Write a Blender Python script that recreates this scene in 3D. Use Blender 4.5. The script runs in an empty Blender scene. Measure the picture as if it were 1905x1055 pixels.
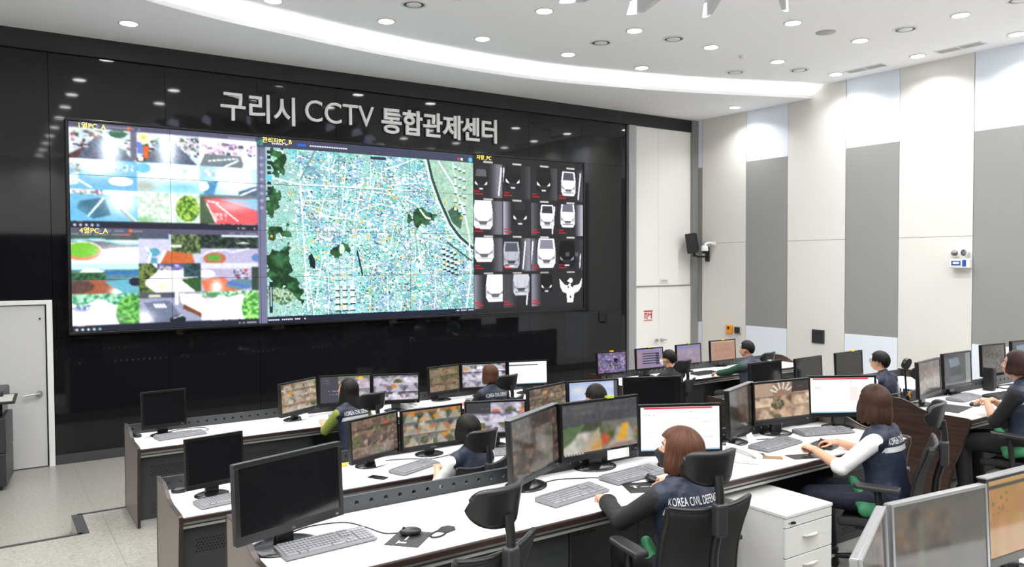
import bpy, bmesh, math, random
import numpy as np
from mathutils import Vector, Matrix, Euler
from mathutils.bvhtree import BVHTree
from mathutils import noise as mnoise

S = bpy.context.scene
COL = S.collection
R = math.radians

# ------------------------------------------------------------------ camera, world, exposure
cam = bpy.data.cameras.new('camera')
camo = bpy.data.objects.new('camera', cam)
COL.objects.link(camo)
YAW, PITCH, ROLL = R(34.0295), R(1.6598), R(-0.2449)
fw = Vector((math.sin(YAW)*math.cos(PITCH), math.cos(YAW)*math.cos(PITCH), -math.sin(PITCH)))
rt = Vector((math.cos(YAW), -math.sin(YAW), 0))
up = rt.cross(fw)
r2 = rt*math.cos(ROLL) + up*math.sin(ROLL)
u2 = -rt*math.sin(ROLL) + up*math.cos(ROLL)
m = Matrix((r2, u2, -fw)).transposed().to_4x4()
m.translation = Vector((0, -11.3644, 2.5533))
camo.matrix_world = m
cam.sensor_width = 36
cam.lens = 1457.55/1905*36
cam.clip_start = .05
S.camera = camo

w = bpy.data.worlds.new('world')
S.world = w
w.use_nodes = True
w.node_tree.nodes['Background'].inputs[0].default_value = (.9, .95, 1, 1)
w.node_tree.nodes['Background'].inputs[1].default_value = .2
S.view_settings.view_transform = 'Standard'
S.view_settings.look = 'None'
S.view_settings.gamma = 1
S.view_settings.exposure = 0.82
S.view_settings.use_curve_mapping = False
DOWNLIGHT_W = 12.5       # watts of each ceiling downlight
COVE = 70.0               # emission of the cove strip
try:
    S.cycles.use_light_tree = True
    S.cycles.max_bounces = 8
    S.cycles.diffuse_bounces = 5
    S.cycles.glossy_bounces = 4
    S.cycles.caustics_reflective = False
    S.cycles.caustics_refractive = False
    S.cycles.sample_clamp_indirect = 6
except Exception:
    pass

# ------------------------------------------------------------------ materials
def lin(c):
    return tuple((x/12.92 if x <= .04045 else ((x+.055)/1.055)**2.4) for x in c)
def hexc(h):
    return lin(tuple(int(h[i:i+2], 16)/255 for i in (0, 2, 4)))
MATS = {}
def mat(name, col, rough=.5, metal=0, spec=.5, noise=0, nscale=20, coat=0, emit=None, es=0, bump=0, bscale=200, sheen=0):
    if name in MATS: return MATS[name]
    M = bpy.data.materials.new(name); M.use_nodes = True
    nt = M.node_tree; b = nt.nodes['Principled BSDF']
    c = hexc(col) if isinstance(col, str) else col
    b.inputs['Base Color'].default_value = (*c, 1)
    b.inputs['Roughness'].default_value = rough
    b.inputs['Metallic'].default_value = metal
    b.inputs['Specular IOR Level'].default_value = spec
    b.inputs['Coat Weight'].default_value = coat
    if sheen: b.inputs['Sheen Weight'].default_value = sheen
    if emit:
        e = hexc(emit) if isinstance(emit, str) else emit
        b.inputs['Emission Color'].default_value = (*e, 1)
        b.inputs['Emission Strength'].default_value = es
    if noise or bump:
        tc = nt.nodes.new('ShaderNodeTexCoord')
        nz = nt.nodes.new('ShaderNodeTexNoise'); nz.inputs['Scale'].default_value = nscale
        nz.inputs['Detail'].default_value = 4
        nt.links.new(tc.outputs['Object'], nz.inputs['Vector'])
    if noise:
        mx = nt.nodes.new('ShaderNodeMix'); mx.data_type = 'RGBA'
        mx.inputs['A'].default_value = (*[x*(1-noise) for x in c], 1)
        mx.inputs['B'].default_value = (*[min(1, x*(1+noise)) for x in c], 1)
        nt.links.new(nz.outputs['Fac'], mx.inputs['Factor'])
        nt.links.new(mx.outputs['Result'], b.inputs['Base Color'])
    if bump:
        nb = nt.nodes.new('ShaderNodeTexNoise'); nb.inputs['Scale'].default_value = bscale
        nt.links.new(tc.outputs['Object'], nb.inputs['Vector'])
        bp = nt.nodes.new('ShaderNodeBump'); bp.inputs['Strength'].default_value = bump
        bp.inputs['Distance'].default_value = .012
        nt.links.new(nb.outputs['Fac'], bp.inputs['Height'])
        nt.links.new(bp.outputs['Normal'], b.inputs['Normal'])
    MATS[name] = M
    return M

def wood(name, c1, c2, rough=.4):
    M = bpy.data.materials.new(name); M.use_nodes = True; MATS[name] = M
    nt = M.node_tree; b = nt.nodes['Principled BSDF']; b.inputs['Roughness'].default_value = rough
    tc = nt.nodes.new('ShaderNodeTexCoord'); mp = nt.nodes.new('ShaderNodeMapping')
    mp.inputs['Scale'].default_value = (30, 2.5, 40)
    nz = nt.nodes.new('ShaderNodeTexNoise'); nz.inputs['Scale'].default_value = 1.2; nz.inputs['Detail'].default_value = 6
    cr = nt.nodes.new('ShaderNodeValToRGB')
    cr.color_ramp.elements[0].color = (*hexc(c1), 1); cr.color_ramp.elements[0].position = .35
    cr.color_ramp.elements[1].color = (*hexc(c2), 1); cr.color_ramp.elements[1].position = .68
    nt.links.new(tc.outputs['Object'], mp.inputs['Vector']); nt.links.new(mp.outputs['Vector'], nz.inputs['Vector'])
    nt.links.new(nz.outputs['Fac'], cr.inputs['Fac']); nt.links.new(cr.outputs['Color'], b.inputs['Base Color'])
    return M

def screen_mat(name, strength, rough=.12, spec=.5):
    M = bpy.data.materials.new(name); M.use_nodes = True; MATS[name] = M
    nt = M.node_tree; b = nt.nodes['Principled BSDF']
    at = nt.nodes.new('ShaderNodeAttribute'); at.attribute_name = 'Col'
    b.inputs['Base Color'].default_value = (.008, .008, .009, 1)
    b.inputs['Roughness'].default_value = rough
    b.inputs['Specular IOR Level'].default_value = spec
    nt.links.new(at.outputs['Color'], b.inputs['Emission Color'])
    b.inputs['Emission Strength'].default_value = strength
    try: M.cycles.emission_sampling = 'NONE'
    except Exception: pass
    return M

def hair_mat(name, c1, c2):
    M = bpy.data.materials.new(name); M.use_nodes = True; MATS[name] = M
    nt = M.node_tree; b = nt.nodes['Principled BSDF']
    b.inputs['Roughness'].default_value = .5; b.inputs['Specular IOR Level'].default_value = .22
    tc = nt.nodes.new('ShaderNodeTexCoord'); mp = nt.nodes.new('ShaderNodeMapping')
    mp.inputs['Scale'].default_value = (38, 2.2, 1)
    tc = nt.nodes.new('ShaderNodeAttribute'); tc.attribute_name = 'strand'
    nz = nt.nodes.new('ShaderNodeTexNoise'); nz.inputs['Scale'].default_value = 1.0; nz.inputs['Detail'].default_value = 5
    cr = nt.nodes.new('ShaderNodeValToRGB')
    cr.color_ramp.elements[0].color = (*hexc(c1), 1); cr.color_ramp.elements[0].position = .35
    cr.color_ramp.elements[1].color = (*hexc(c2), 1); cr.color_ramp.elements[1].position = .7
    nt.links.new(tc.outputs['Vector'], mp.inputs['Vector']); nt.links.new(mp.outputs['Vector'], nz.inputs['Vector'])
    nt.links.new(nz.outputs['Fac'], cr.inputs['Fac']); nt.links.new(cr.outputs['Color'], b.inputs['Base Color'])
    bp = nt.nodes.new('ShaderNodeBump'); bp.inputs['Strength'].default_value = .35; bp.inputs['Distance'].default_value = .004
    nt.links.new(nz.outputs['Fac'], bp.inputs['Height']); nt.links.new(bp.outputs['Normal'], b.inputs['Normal'])
    return M

def floor_mat():
    M = bpy.data.materials.new('vinyl_stone_floor'); M.use_nodes = True; MATS['floor'] = M
    nt = M.node_tree; b = nt.nodes['Principled BSDF']
    b.inputs['Roughness'].default_value = .28; b.inputs['Specular IOR Level'].default_value = .45
    tc = nt.nodes.new('ShaderNodeTexCoord')
    n1 = nt.nodes.new('ShaderNodeTexNoise'); n1.inputs['Scale'].default_value = 38; n1.inputs['Detail'].default_value = 8; n1.inputs['Roughness'].default_value = .8
    cr = nt.nodes.new('ShaderNodeValToRGB')
    cr.color_ramp.elements[0].color = (*hexc('6d6a62'), 1); cr.color_ramp.elements[0].position = .3
    cr.color_ramp.elements[1].color = (*hexc('9f9d96'), 1); cr.color_ramp.elements[1].position = .58
    br = nt.nodes.new('ShaderNodeTexBrick'); br.offset = 0.5; br.squash = 1
    br.inputs['Scale'].default_value = 1.0
    br.inputs['Brick Width'].default_value = 1.8; br.inputs['Row Height'].default_value = .9
    br.inputs['Mortar Size'].default_value = .003
    br.inputs['Color1'].default_value = (1, 1, 1, 1); br.inputs['Color2'].default_value = (.95, .95, .95, 1)
    br.inputs['Mortar'].default_value = (.62, .62, .6, 1)
    mp = nt.nodes.new('ShaderNodeMapping'); mp.inputs['Rotation'].default_value = (0, 0, R(90))
    mx = nt.nodes.new('ShaderNodeMix'); mx.data_type = 'RGBA'; mx.blend_type = 'MULTIPLY'; mx.inputs['Factor'].default_value = 1
    nt.links.new(tc.outputs['Object'], n1.inputs['Vector']); nt.links.new(tc.outputs['Object'], mp.inputs['Vector'])
    nt.links.new(mp.outputs['Vector'], br.inputs['Vector'])
    nt.links.new(n1.outputs['Fac'], cr.inputs['Fac'])
    nt.links.new(cr.outputs['Color'], mx.inputs['A']); nt.links.new(br.outputs['Color'], mx.inputs['B'])
    nt.links.new(mx.outputs['Result'], b.inputs['Base Color'])
    return M

floor_mat()
mat('black_glass', (.007, .007, .0085), rough=.045, spec=.46)
mat('black_matte', (.012, .012, .013), rough=.55)
mat('seam', (.03, .03, .033), rough=.4)
mat('dark_base', '3b3b3d', rough=.5)
mat('ceiling', 'f8f8fa', rough=.9)
mat('wall_white', 'd9d7d2', rough=.75)
mat('closet_white', 'f6f4f0', rough=.7)
mat('wall_plain', 'eeeef0', rough=.85)
mat('wall_blue', 'e2e8f2', rough=.8, noise=.03, nscale=60)
mat('wall_grey', '8c8c8b', rough=.85, noise=.05, nscale=200)
mat('gap', '9c9a96', rough=.8)
mat('strip_metal', 'a9a9aa', rough=.45, metal=.3)
mat('white_door', 'c6c6c6', rough=.45)
mat('white_metal', 'e6e6e4', rough=.4)
mat('chrome', 'c4c4c2', rough=.22, metal=1)
mat('desk_white', 'eeeeee', rough=.3, spec=.45)
mat('desk_edge', '2b1d19', rough=.4)
mat('desk_steel', '34373a', rough=.5)
mat('desk_dark', '2b2d2f', rough=.5)
mat('hole', (.004, .004, .004), rough=.9)
mat('alu', 'b9b9b6', rough=.35, metal=.5)
wood('walnut', '281a16', '442e26', .38)
mat('walnut_sheen', '6b625c', rough=.35)  # left end panels: walnut with its glancing sheen put into a paler colour
mat('monitor_black', '101011', rough=.28, noise=.1)
mat('monitor_grey', '1a1a1c', rough=.35)
mat('base_black', '19191b', rough=.22)
mat('bezel_silver', '9b9c9e', rough=.3, metal=.7)
mat('screen_off', (.006, .006, .007), rough=.10, spec=.6)
mat('key_grey', '77787c', rough=.5)
mat('key_cap', '909196', rough=.5)
mat('kb_dark', '1f1f21', rough=.5)
mat('kb_darkcap', '2c2c30', rough=.5)
mat('black_plastic', '1a1a1c', rough=.38)
mat('cable', '202022', rough=.5)
mat('paper', 'f1f1ee', rough=.7)
mat('note_yellow', 'e0c23c', rough=.6)
mat('note_green', '9fb53c', rough=.6)
mat('note_blue', '3aa6d0', rough=.6)
mat('phone_white', 'c6c6c4', rough=.4)
mat('chair_mesh', '151516', rough=.75, bump=.3, bscale=500)
mat('chair_plastic', '1b1b1d', rough=.33)
mat('chair_grey', '2b2b2d', rough=.45)
mat('skin', 'cf9b7e', rough=.5, noise=.06, nscale=30)
mat('skin_pale', 'e3b79d', rough=.5, noise=.06, nscale=30)
mat('vest_navy', '182136', rough=.6, bump=.8, bscale=16)
mat('shirt_black', '151517', rough=.8, bump=.3, bscale=45)
mat('shirt_white', 'e6e6e8', rough=.75, bump=.6, bscale=18)
mat('shirt_green', '7d8a3a', rough=.8, bump=.3, bscale=45)
mat('shirt_forest', '1f4a3a', rough=.8, bump=.3, bscale=45)
mat('vest_grey', '3d4150', rough=.7, bump=.3, bscale=45)
mat('lining_green', '37835a', rough=.6, bump=.3, bscale=45)
mat('trousers_navy', '161b2c', rough=.75, bump=.3, bscale=45)
mat('trousers_black', '161617', rough=.8, bump=.3, bscale=45)
mat('reflective', 'bfc1c3', rough=.35)
mat('print_white', 'e2e3e5', rough=.6)
mat('mask_black', '1c1c1f', rough=.7)
mat('mask_white', 'ececec', rough=.7)
mat('eye_white', 'e8e6e2', rough=.3)
mat('eye_dark', '1a1412', rough=.2)
mat('lip', 'b5685f', rough=.45)
mat('sock', 'cfa58d', rough=.6)
mat('orange', 'e8941c', rough=.45)
mat('red', 'c9302c', rough=.5)
mat('red_pale', 'd77470', rough=.5)
mat('blue_label', '2a4d9a', rough=.4)
mat('vent_grey', 'b4b3ae', rough=.6)
mat('speaker_cloth', '16161a', rough=.8, bump=.4, bscale=400)
mat('copier_dark', '2b2c31', rough=.4)
mat('brown_paper', '8a6d4c', rough=.7)
mat('lamp_on', (1, 1, 1), emit=(1, 1, .98), es=14)
mat('cove_on', (1, 1, 1), emit=(1, .99, .96), es=COVE)
mat('tip_on', (.8, .82, .9), emit=(.62, .66, .95), es=1.3, rough=.3)
mat('fin', 'c9c9c8', rough=.3)
mat('letter', 'ffffff', rough=.5)
mat('yellow_text', (.6, .5, .05), emit=(1, .78, .12), es=1.0)
hair_mat('hair_auburn', '2f1a11', '66402c')
hair_mat('hair_brown', '24160f', '4b3021')
hair_mat('hair_darkbrown', '20130f', '402620')
hair_mat('hair_black', '080808', '1b1816')
screen_mat('wall_screen', .76, rough=.35, spec=.2)
screen_mat('monitor_screen', .54, rough=.09, spec=.55)
screen_mat('monitor_bright', .66, rough=.12, spec=.4)
for n_ in ('lamp_on', 'tip_on', 'yellow_text'):
    try: MATS[n_].cycles.emission_sampling = 'NONE'
    except Exception: pass

# ------------------------------------------------------------------ mesh builder
class MB:
    def __init__(s): s.v = []; s.f = []; s.mi = []; s.cur = 0; s.sm = []; s.smooth = False
    def add(s, vs, fs):
        o = len(s.v); s.v += [tuple(v) for v in vs]
        for f in fs:
            s.f.append(tuple(i+o for i in f)); s.mi.append(s.cur); s.sm.append(s.smooth)
        return s
    def m(s, i): s.cur = i; return s
    def box(s, cx, cy, cz, sx, sy, sz, rz=0, M=None):
        x, y, z = sx/2, sy/2, sz/2
        vs = [Vector(v) for v in ((-x,-y,-z),(x,-y,-z),(x,y,-z),(-x,y,-z),(-x,-y,z),(x,-y,z),(x,y,z),(-x,y,z))]
        if rz:
            q = Matrix.Rotation(rz, 3, 'Z'); vs = [q@v for v in vs]
        vs = [v+Vector((cx, cy, cz)) for v in vs]
        if M: vs = [M@v for v in vs]
        return s.add(vs, [(3,2,1,0),(4,5,6,7),(0,1,5,4),(1,2,6,5),(2,3,7,6),(3,0,4,7)])
    def b2(s, x0, x1, y0, y1, z0, z1):
        return s.box((x0+x1)/2, (y0+y1)/2, (z0+z1)/2, abs(x1-x0), abs(y1-y0), abs(z1-z0))
    def cyl(s, p0, p1, r0, r1=None, n=16, caps=True, smooth=True):
        p0, p1 = Vector(p0), Vector(p1); r1 = r0 if r1 is None else r1
        d = (p1-p0).normalized(); a = d.orthogonal().normalized(); b = d.cross(a)
        vs = []
        for p, r in ((p0, r0), (p1, r1)):
            for i in range(n):
                t = 2*math.pi*i/n; vs.append(p+a*(r*math.cos(t))+b*(r*math.sin(t)))
        fs = [(i, (i+1) % n, n+(i+1) % n, n+i) for i in range(n)]
        k = s.smooth; s.smooth = smooth; s.add(vs, fs); s.smooth = k
        if caps: s.add(vs, [tuple(range(n))[::-1], tuple(range(n, 2*n))])
        return s
    def lathe(s, c, prof, n=24, sx=1, sy=1, smooth=True):
        c = Vector(c); vs = []
        for r, z in prof:
            for i in range(n):
                t = 2*math.pi*i/n; vs.append(c+Vector((r*sx*math.cos(t), r*sy*math.sin(t), z)))
        k = s.smooth; s.smooth = smooth
        fs = []
        for j in range(len(prof)-1):
            for i in range(n): fs.append((j*n+i, j*n+(i+1) % n, (j+1)*n+(i+1) % n, (j+1)*n+i))
        s.add(vs, fs); s.smooth = k
        L = len(prof)-1
        s.add(vs, [tuple(range(n))[::-1], tuple(L*n+i for i in range(n))])
        return s
    def tube(s, pts, r, n=8, smooth=True):
        pts = [Vector(p) for p in pts]; k = s.smooth; s.smooth = smooth
        vs = []; prev = None
        for i, p in enumerate(pts):
            d = (pts[min(i+1, len(pts)-1)]-pts[max(i-1, 0)]).normalized()
            a = d.orthogonal().normalized() if prev is None else (prev-d*prev.dot(d)).normalized()
            prev = a; b = d.cross(a); rr = r[i] if isinstance(r, (list, tuple)) else r
            for j in range(n):
                t = 2*math.pi*j/n; vs.append(p+a*(rr*math.cos(t))+b*(rr*math.sin(t)))
        L = len(pts)
        fs = [(i*n+j, i*n+(j+1) % n, (i+1)*n+(j+1) % n, (i+1)*n+j) for i in range(L-1) for j in range(n)]
        s.add(vs, fs); s.add(vs, [tuple(range(n))[::-1], tuple((L-1)*n+j for j in range(n))]); s.smooth = k
        return s
    def prism(s, poly, lo, hi, axis='x'):
        n = len(poly)
        f = {'x': lambda a, b, t: (t, a, b), 'y': lambda a, b, t: (a, t, b), 'z': lambda a, b, t: (a, b, t)}[axis]
        vs = [f(a, b, lo) for a, b in poly]+[f(a, b, hi) for a, b in poly]
        return s.add(vs, [tuple(range(n))[::-1], tuple(range(n, 2*n))]+[(i, (i+1) % n, n+(i+1) % n, n+i) for i in range(n)])
    def ell(s, c, r, M=None, n=16, k=10):
        c = Vector(c); vs = []
        rows = [(math.sin(math.pi*j/k), math.cos(math.pi*j/k)) for j in range(1, k)]
        for sn, cs in rows:
            for i in range(n):
                t = 2*math.pi*i/n; v = Vector((r[0]*sn*math.cos(t), r[1]*sn*math.sin(t), r[2]*cs))
                vs.append((M@v if M else v)+c)
        tp = Vector((0, 0, r[2])); bt = Vector((0, 0, -r[2]))
        vs += [(M@tp if M else tp)+c, (M@bt if M else bt)+c]
        T = len(vs)-2; B = T+1; fs = []
        for i in range(n):
            fs.append((T, i, (i+1) % n)); fs.append((B, (k-2)*n+(i+1) % n, (k-2)*n+i))
            for j in range(k-2): fs.append((j*n+i, (j+1)*n+i, (j+1)*n+(i+1) % n, j*n+(i+1) % n))
        q = s.smooth; s.smooth = True; s.add(vs, fs); s.smooth = q
        return s
    def cap(s, p0, p1, r0, r1, n=14):
        p0, p1 = Vector(p0), Vector(p1); d = p1-p0
        if d.length < 1e-5: return s.ell(p0, (r0, r0, r0))
        d.normalize(); a = d.orthogonal().normalized(); b = d.cross(a); vs = []; K = 4
        rings = [(p0, r0, -math.cos(t), math.sin(t)) for t in [math.pi/2*(j+1)/K for j in range(K)]]
        rings += [(p1, r1, math.cos(t), math.sin(t)) for t in [math.pi/2*(K-j)/K for j in range(K)]]
        for p, r, h, q in rings:
            for i in range(n):
                t = 2*math.pi*i/n; vs.append(p+d*(r*h)+a*(r*q*math.cos(t))+b*(r*q*math.sin(t)))
        L = len(rings); vs += [p0-d*r0, p1+d*r1]
        fs = [(i*n+j, i*n+(j+1) % n, (i+1)*n+(j+1) % n, (i+1)*n+j) for i in range(L-1) for j in range(n)]
        fs += [(L*n, (j+1) % n, j) for j in range(n)]+[(L*n+1, (L-1)*n+j, (L-1)*n+(j+1) % n) for j in range(n)]
        q = s.smooth; s.smooth = True; s.add(vs, fs); s.smooth = q
        return s
    def mesh(s, name):
        me = bpy.data.meshes.new(name); me.from_pydata(s.v, [], s.f)
        return me
    def build(s, name, mats, parent=None, bevel=0, loc=None, seg=2):
        me = s.mesh(name)
        for mm in (mats if isinstance(mats, (list, tuple)) else [mats]):
            me.materials.append(MATS[mm] if isinstance(mm, str) else mm)
        me.polygons.foreach_set('material_index', s.mi)
        me.polygons.foreach_set('use_smooth', s.sm)
        me.update()
        o = bpy.data.objects.new(name, me); COL.objects.link(o)
        if parent: o.parent = parent
        if loc: o.location = loc
        if bevel:
            bv = o.modifiers.new('bevel', 'BEVEL'); bv.width = bevel; bv.segments = seg; bv.limit_method = 'ANGLE'; bv.angle_limit = R(40)
        return o

def tag(o, label, cat, group=None):
    o['label'] = label; o['category'] = cat
    if group: o['group'] = group
    return o
def thing(name, label, cat, loc=(0, 0, 0), rz=0, group=None):
    o = bpy.data.objects.new(name, None); COL.objects.link(o)
    o.empty_display_size = .1
    o.location = loc; o.rotation_euler = (0, 0, rz)
    return tag(o, label, cat, group)
def struct(o): o['kind'] = 'structure'; return o

def text_mesh(txt, size, extrude=0.0, align='CENTER', res=4, bold=0.0):
    cu = bpy.data.curves.new('t', 'FONT'); cu.body = txt; cu.size = size; cu.extrude = extrude
    cu.align_x = align; cu.align_y = 'BOTTOM_BASELINE' if False else 'BOTTOM'; cu.resolution_u = res; cu.offset = bold
    o = bpy.data.objects.new('t', cu); COL.objects.link(o)
    dg = bpy.context.evaluated_depsgraph_get()
    me = bpy.data.meshes.new_from_object(o.evaluated_get(dg))
    bpy.data.objects.remove(o); bpy.data.curves.remove(cu)
    return me
def text_obj(name, txt, size, M, material, parent=None, extrude=.001, align='CENTER'):
    me = text_mesh(txt, size, extrude, align); me.name = name
    me.transform(M); me.materials.clear(); me.materials.append(MATS[material])
    o = bpy.data.objects.new(name, me); COL.objects.link(o)
    if parent: o.parent = parent
    return o
XZ = Matrix.Rotation(R(90), 4, 'X')      # text standing up, facing -Y

# ------------------------------------------------------------------ picture painter for lit screens
class Pic:
    def __init__(s, w, h, c=(0, 0, 0), seed=1):
        s.w, s.h = w, h; s.a = np.zeros((h, w, 3)); s.a[:] = c
        s.rng = np.random.RandomState(seed)
        s.yy, s.xx = np.mgrid[0:h, 0:w]+.5
    def rect(s, x0, y0, x1, y1, c):
        x0, x1 = int(round(max(0, x0))), int(round(min(s.w, x1))); y0, y1 = int(round(max(0, y0))), int(round(min(s.h, y1)))
        s.a[y0:y1, x0:x1] = c; return s
    def mask_poly(s, pts):
        ins = np.zeros((s.h, s.w), bool); n = len(pts)
        for i in range(n):
            (x0, y0), (x1, y1) = pts[i], pts[(i+1) % n]
            if y0 == y1: continue
            c = ((s.yy < y0) != (s.yy < y1)) & (s.xx < (x1-x0)*(s.yy-y0)/(y1-y0)+x0)
            ins ^= c
        return ins
    def put(s, mk, c, al=1.0):
        s.a[mk] = s.a[mk]*(1-al)+np.array(c)*al; return s
    def poly(s, pts, c, al=1.0): return s.put(s.mask_poly(pts), c, al)
    def ell(s, cx, cy, rx, ry, c, al=1.0): return s.put(((s.xx-cx)/rx)**2+((s.yy-cy)/ry)**2 < 1, c, al)
    def glow(s, cx, cy, rx, ry, c, al=1.0):
        g = np.exp(-(((s.xx-cx)/rx)**2+((s.yy-cy)/ry)**2))*al
        s.a += (np.array(c)-s.a)*g[..., None]; return s
    def line(s, pts, wd, c, al=1.0, clip=None):
        mk = np.zeros((s.h, s.w), bool)
        for (x0, y0), (x1, y1) in zip(pts[:-1], pts[1:]):
            dx, dy = x1-x0, y1-y0; L = dx*dx+dy*dy+1e-9
            t = np.clip(((s.xx-x0)*dx+(s.yy-y0)*dy)/L, 0, 1)
            mk |= (s.xx-x0-t*dx)**2+(s.yy-y0-t*dy)**2 < (wd/2)**2
        if clip is not None: mk &= clip
        return s.put(mk, c, al)
    def dash(s, p0, p1, n, wd, c):
        for i in range(n):
            a, b = i/n, (i+.55)/n
            s.line([(p0[0]+(p1[0]-p0[0])*a, p0[1]+(p1[1]-p0[1])*a), (p0[0]+(p1[0]-p0[0])*b, p0[1]+(p1[1]-p0[1])*b)], wd, c)
        return s
    def field(s, sc):
        gh, gw = int(s.h/sc)+3, int(s.w/sc)+3
        g = s.rng.rand(gh, gw)
        y = s.yy/sc; x = s.xx/sc; y0 = y.astype(int); x0 = x.astype(int); fy = (y-y0); fx = (x-x0)
        fy = fy*fy*(3-2*fy); fx = fx*fx*(3-2*fx)
        return (g[y0, x0]*(1-fy)*(1-fx)+g[y0, x0+1]*(1-fy)*fx+g[y0+1, x0]*fy*(1-fx)+g[y0+1, x0+1]*fy*fx)
    def grain(s, amp, sc=1.5, mk=None):
        n = np.stack([s.field(sc) for _ in range(3)], -1)*.6+s.field(sc)[..., None]*.7-.65
        if mk is None: s.a += n*amp
        else: s.a[mk] += n[mk]*amp
        return s
    def bush(s, mk, c1, c2, sc=3):
        f = s.field(sc)*.6+s.field(sc/2)*.4
        f = np.clip((f-.3)/.4, 0, 1)[..., None]
        col = np.array(c1)*(1-f)+np.array(c2)*f
        s.a[mk] = col[mk]; return s
    def clutter(s, x0, y0, x1, y1, cols, n, mn=1, mx=6):
        for _ in range(n):
            x = s.rng.uniform(x0, x1); y = s.rng.uniform(y0, y1); c = cols[s.rng.randint(len(cols))]
            s.rect(x, y, min(x1, x+s.rng.uniform(mn, mx)), min(y1, y+s.rng.uniform(mn, mx)*.8), c)
        return s
    def blur(s, k=1, n=1):
        for _ in range(n):
            q = np.pad(s.a, ((k, k), (k, k), (0, 0)), 'edge'); h, w = s.h, s.w
            s.a = sum(q[i:i+h, j:j+w] for i in range(2*k+1) for j in range(2*k+1))/(2*k+1)**2
        return s
    def paste(s, p, x, y):
        x, y = int(round(x)), int(round(y)); h = min(p.h, s.h-y); w = min(p.w, s.w-x)
        s.a[y:y+h, x:x+w] = p.a[:h, :w]; return s
    def marks(s, x, y, n, c, step=3, hgt=1):
        for i in range(n):
            if s.rng.rand() < .8: s.rect(x+i*step, y, x+i*step+max(1, step-1), y+hgt, c)
        return s

def srgb2lin(a):
    a = np.clip(a, 0, 1.6); return np.where(a <= .04045, a/12.92, ((a+.055)/1.055)**2.4)
def pic_grid(name, arr, x0, x1, z0, z1, y, material, parent=None):
    """a flat grid of coloured points standing in the XZ plane, first row at the top, facing -Y"""
    h, w = arr.shape[:2]
    X, Zc = np.meshgrid(np.linspace(x0, x1, w), np.linspace(z1, z0, h))
    co = np.stack([X, np.full_like(X, y), Zc], -1).reshape(-1, 3)
    i = np.arange((h-1)*(w-1)); rr, cc = i//(w-1), i % (w-1); a = rr*w+cc
    F = np.stack([a, a+w, a+w+1, a+1], -1).reshape(-1)
    me = bpy.data.meshes.new(name); nf = len(i)
    me.vertices.add(len(co)); me.vertices.foreach_set('co', co.reshape(-1))
    me.loops.add(nf*4); me.loops.foreach_set('vertex_index', F.astype(np.int32))
    me.polygons.add(nf); me.polygons.foreach_set('loop_start', np.arange(0, nf*4, 4, dtype=np.int32))
    me.update(calc_edges=True)
    at = me.color_attributes.new('Col', 'FLOAT_COLOR', 'POINT')
    rgba = np.ones((h*w, 4), np.float32); rgba[:, :3] = srgb2lin(arr).reshape(-1, 3)
    at.data.foreach_set('color', rgba.reshape(-1))
    me.materials.append(MATS[material])
    o = bpy.data.objects.new(name, me); COL.objects.link(o)
    if parent: o.parent = parent
    return o
# ------------------------------------------------------------------ the room
XW = 12.256                      # inner face of the right wall
XL, YB = -3.2, -15.2             # left wall, rear wall
ZC, ZS = 5.61, 5.41              # main ceiling, soffit
ZP, ZT = .15, .49                # front platform, upper tier
struct(MB().b2(XL, XW+.1, -4.2, .1, -.1, 0).build('floor', 'floor'))
P = MB()
P.prism([(XL, -3.52), (.65, -3.52), (.65, -2.91), (XW, -2.91), (XW, -7.4), (XL, -7.4)], 0, ZP, 'z')
struct(P.build('floor_platform', 'floor'))
struct(MB().b2(XL, XW, YB, -7.15, 0, ZT).build('floor_upper_tier', 'floor'))
t = MB()
t.b2(XL, .69, -3.545, -3.505, ZP, ZP+.006).b2(.65, .74, -3.54, -2.91, ZP, ZP+.006).b2(.70, XW, -2.935, -2.90, ZP, ZP+.006)
struct(t.build('trim_1', 'dark_base'))
struct(MB().b2(XL, XW, -7.17, -7.14, ZT-.02, ZT+.004).build('trim_2', 'dark_base'))

# black glass wall behind the screen: big sheets with fine joints
g = MB()
xs = [.72, 2.07, 3.29, 4.47, 5.65, 6.85, 8.05, 9.25, 10.36]
for a, b in zip(xs[:-1], xs[1:]):
    g.b2(a+.002, b-.002, 0, .06, .13, 1.6).b2(a+.002, b-.002, 0, .06, 1.604, 4.36).b2(a+.002, b-.002, 0, .06, 4.364, 5.17)
g.b2(XL, .716, 0, .06, 2.09, 5.17)
g.b2(XL, -.62, 0, .06, 0, 2.09)
struct(g.build('wall_back', 'black_glass'))
struct(MB().b2(XL, XW+.1, .062, .16, 0, 5.7).build('wall_back_core', 'black_matte'))
struct(MB().b2(XL, 12.10, -.05, .05, 5.175, ZS).build('trim_3', 'black_matte', bevel=.004))
struct(MB().b2(.72, 10.38, -.012, .05, 0, .125).build('baseboard_back', 'dark_base'))
struct(MB().b2(10.37, 10.56, -.06, .06, 0, 5.17).build('trim_4', 'strip_metal', bevel=.004))
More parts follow.
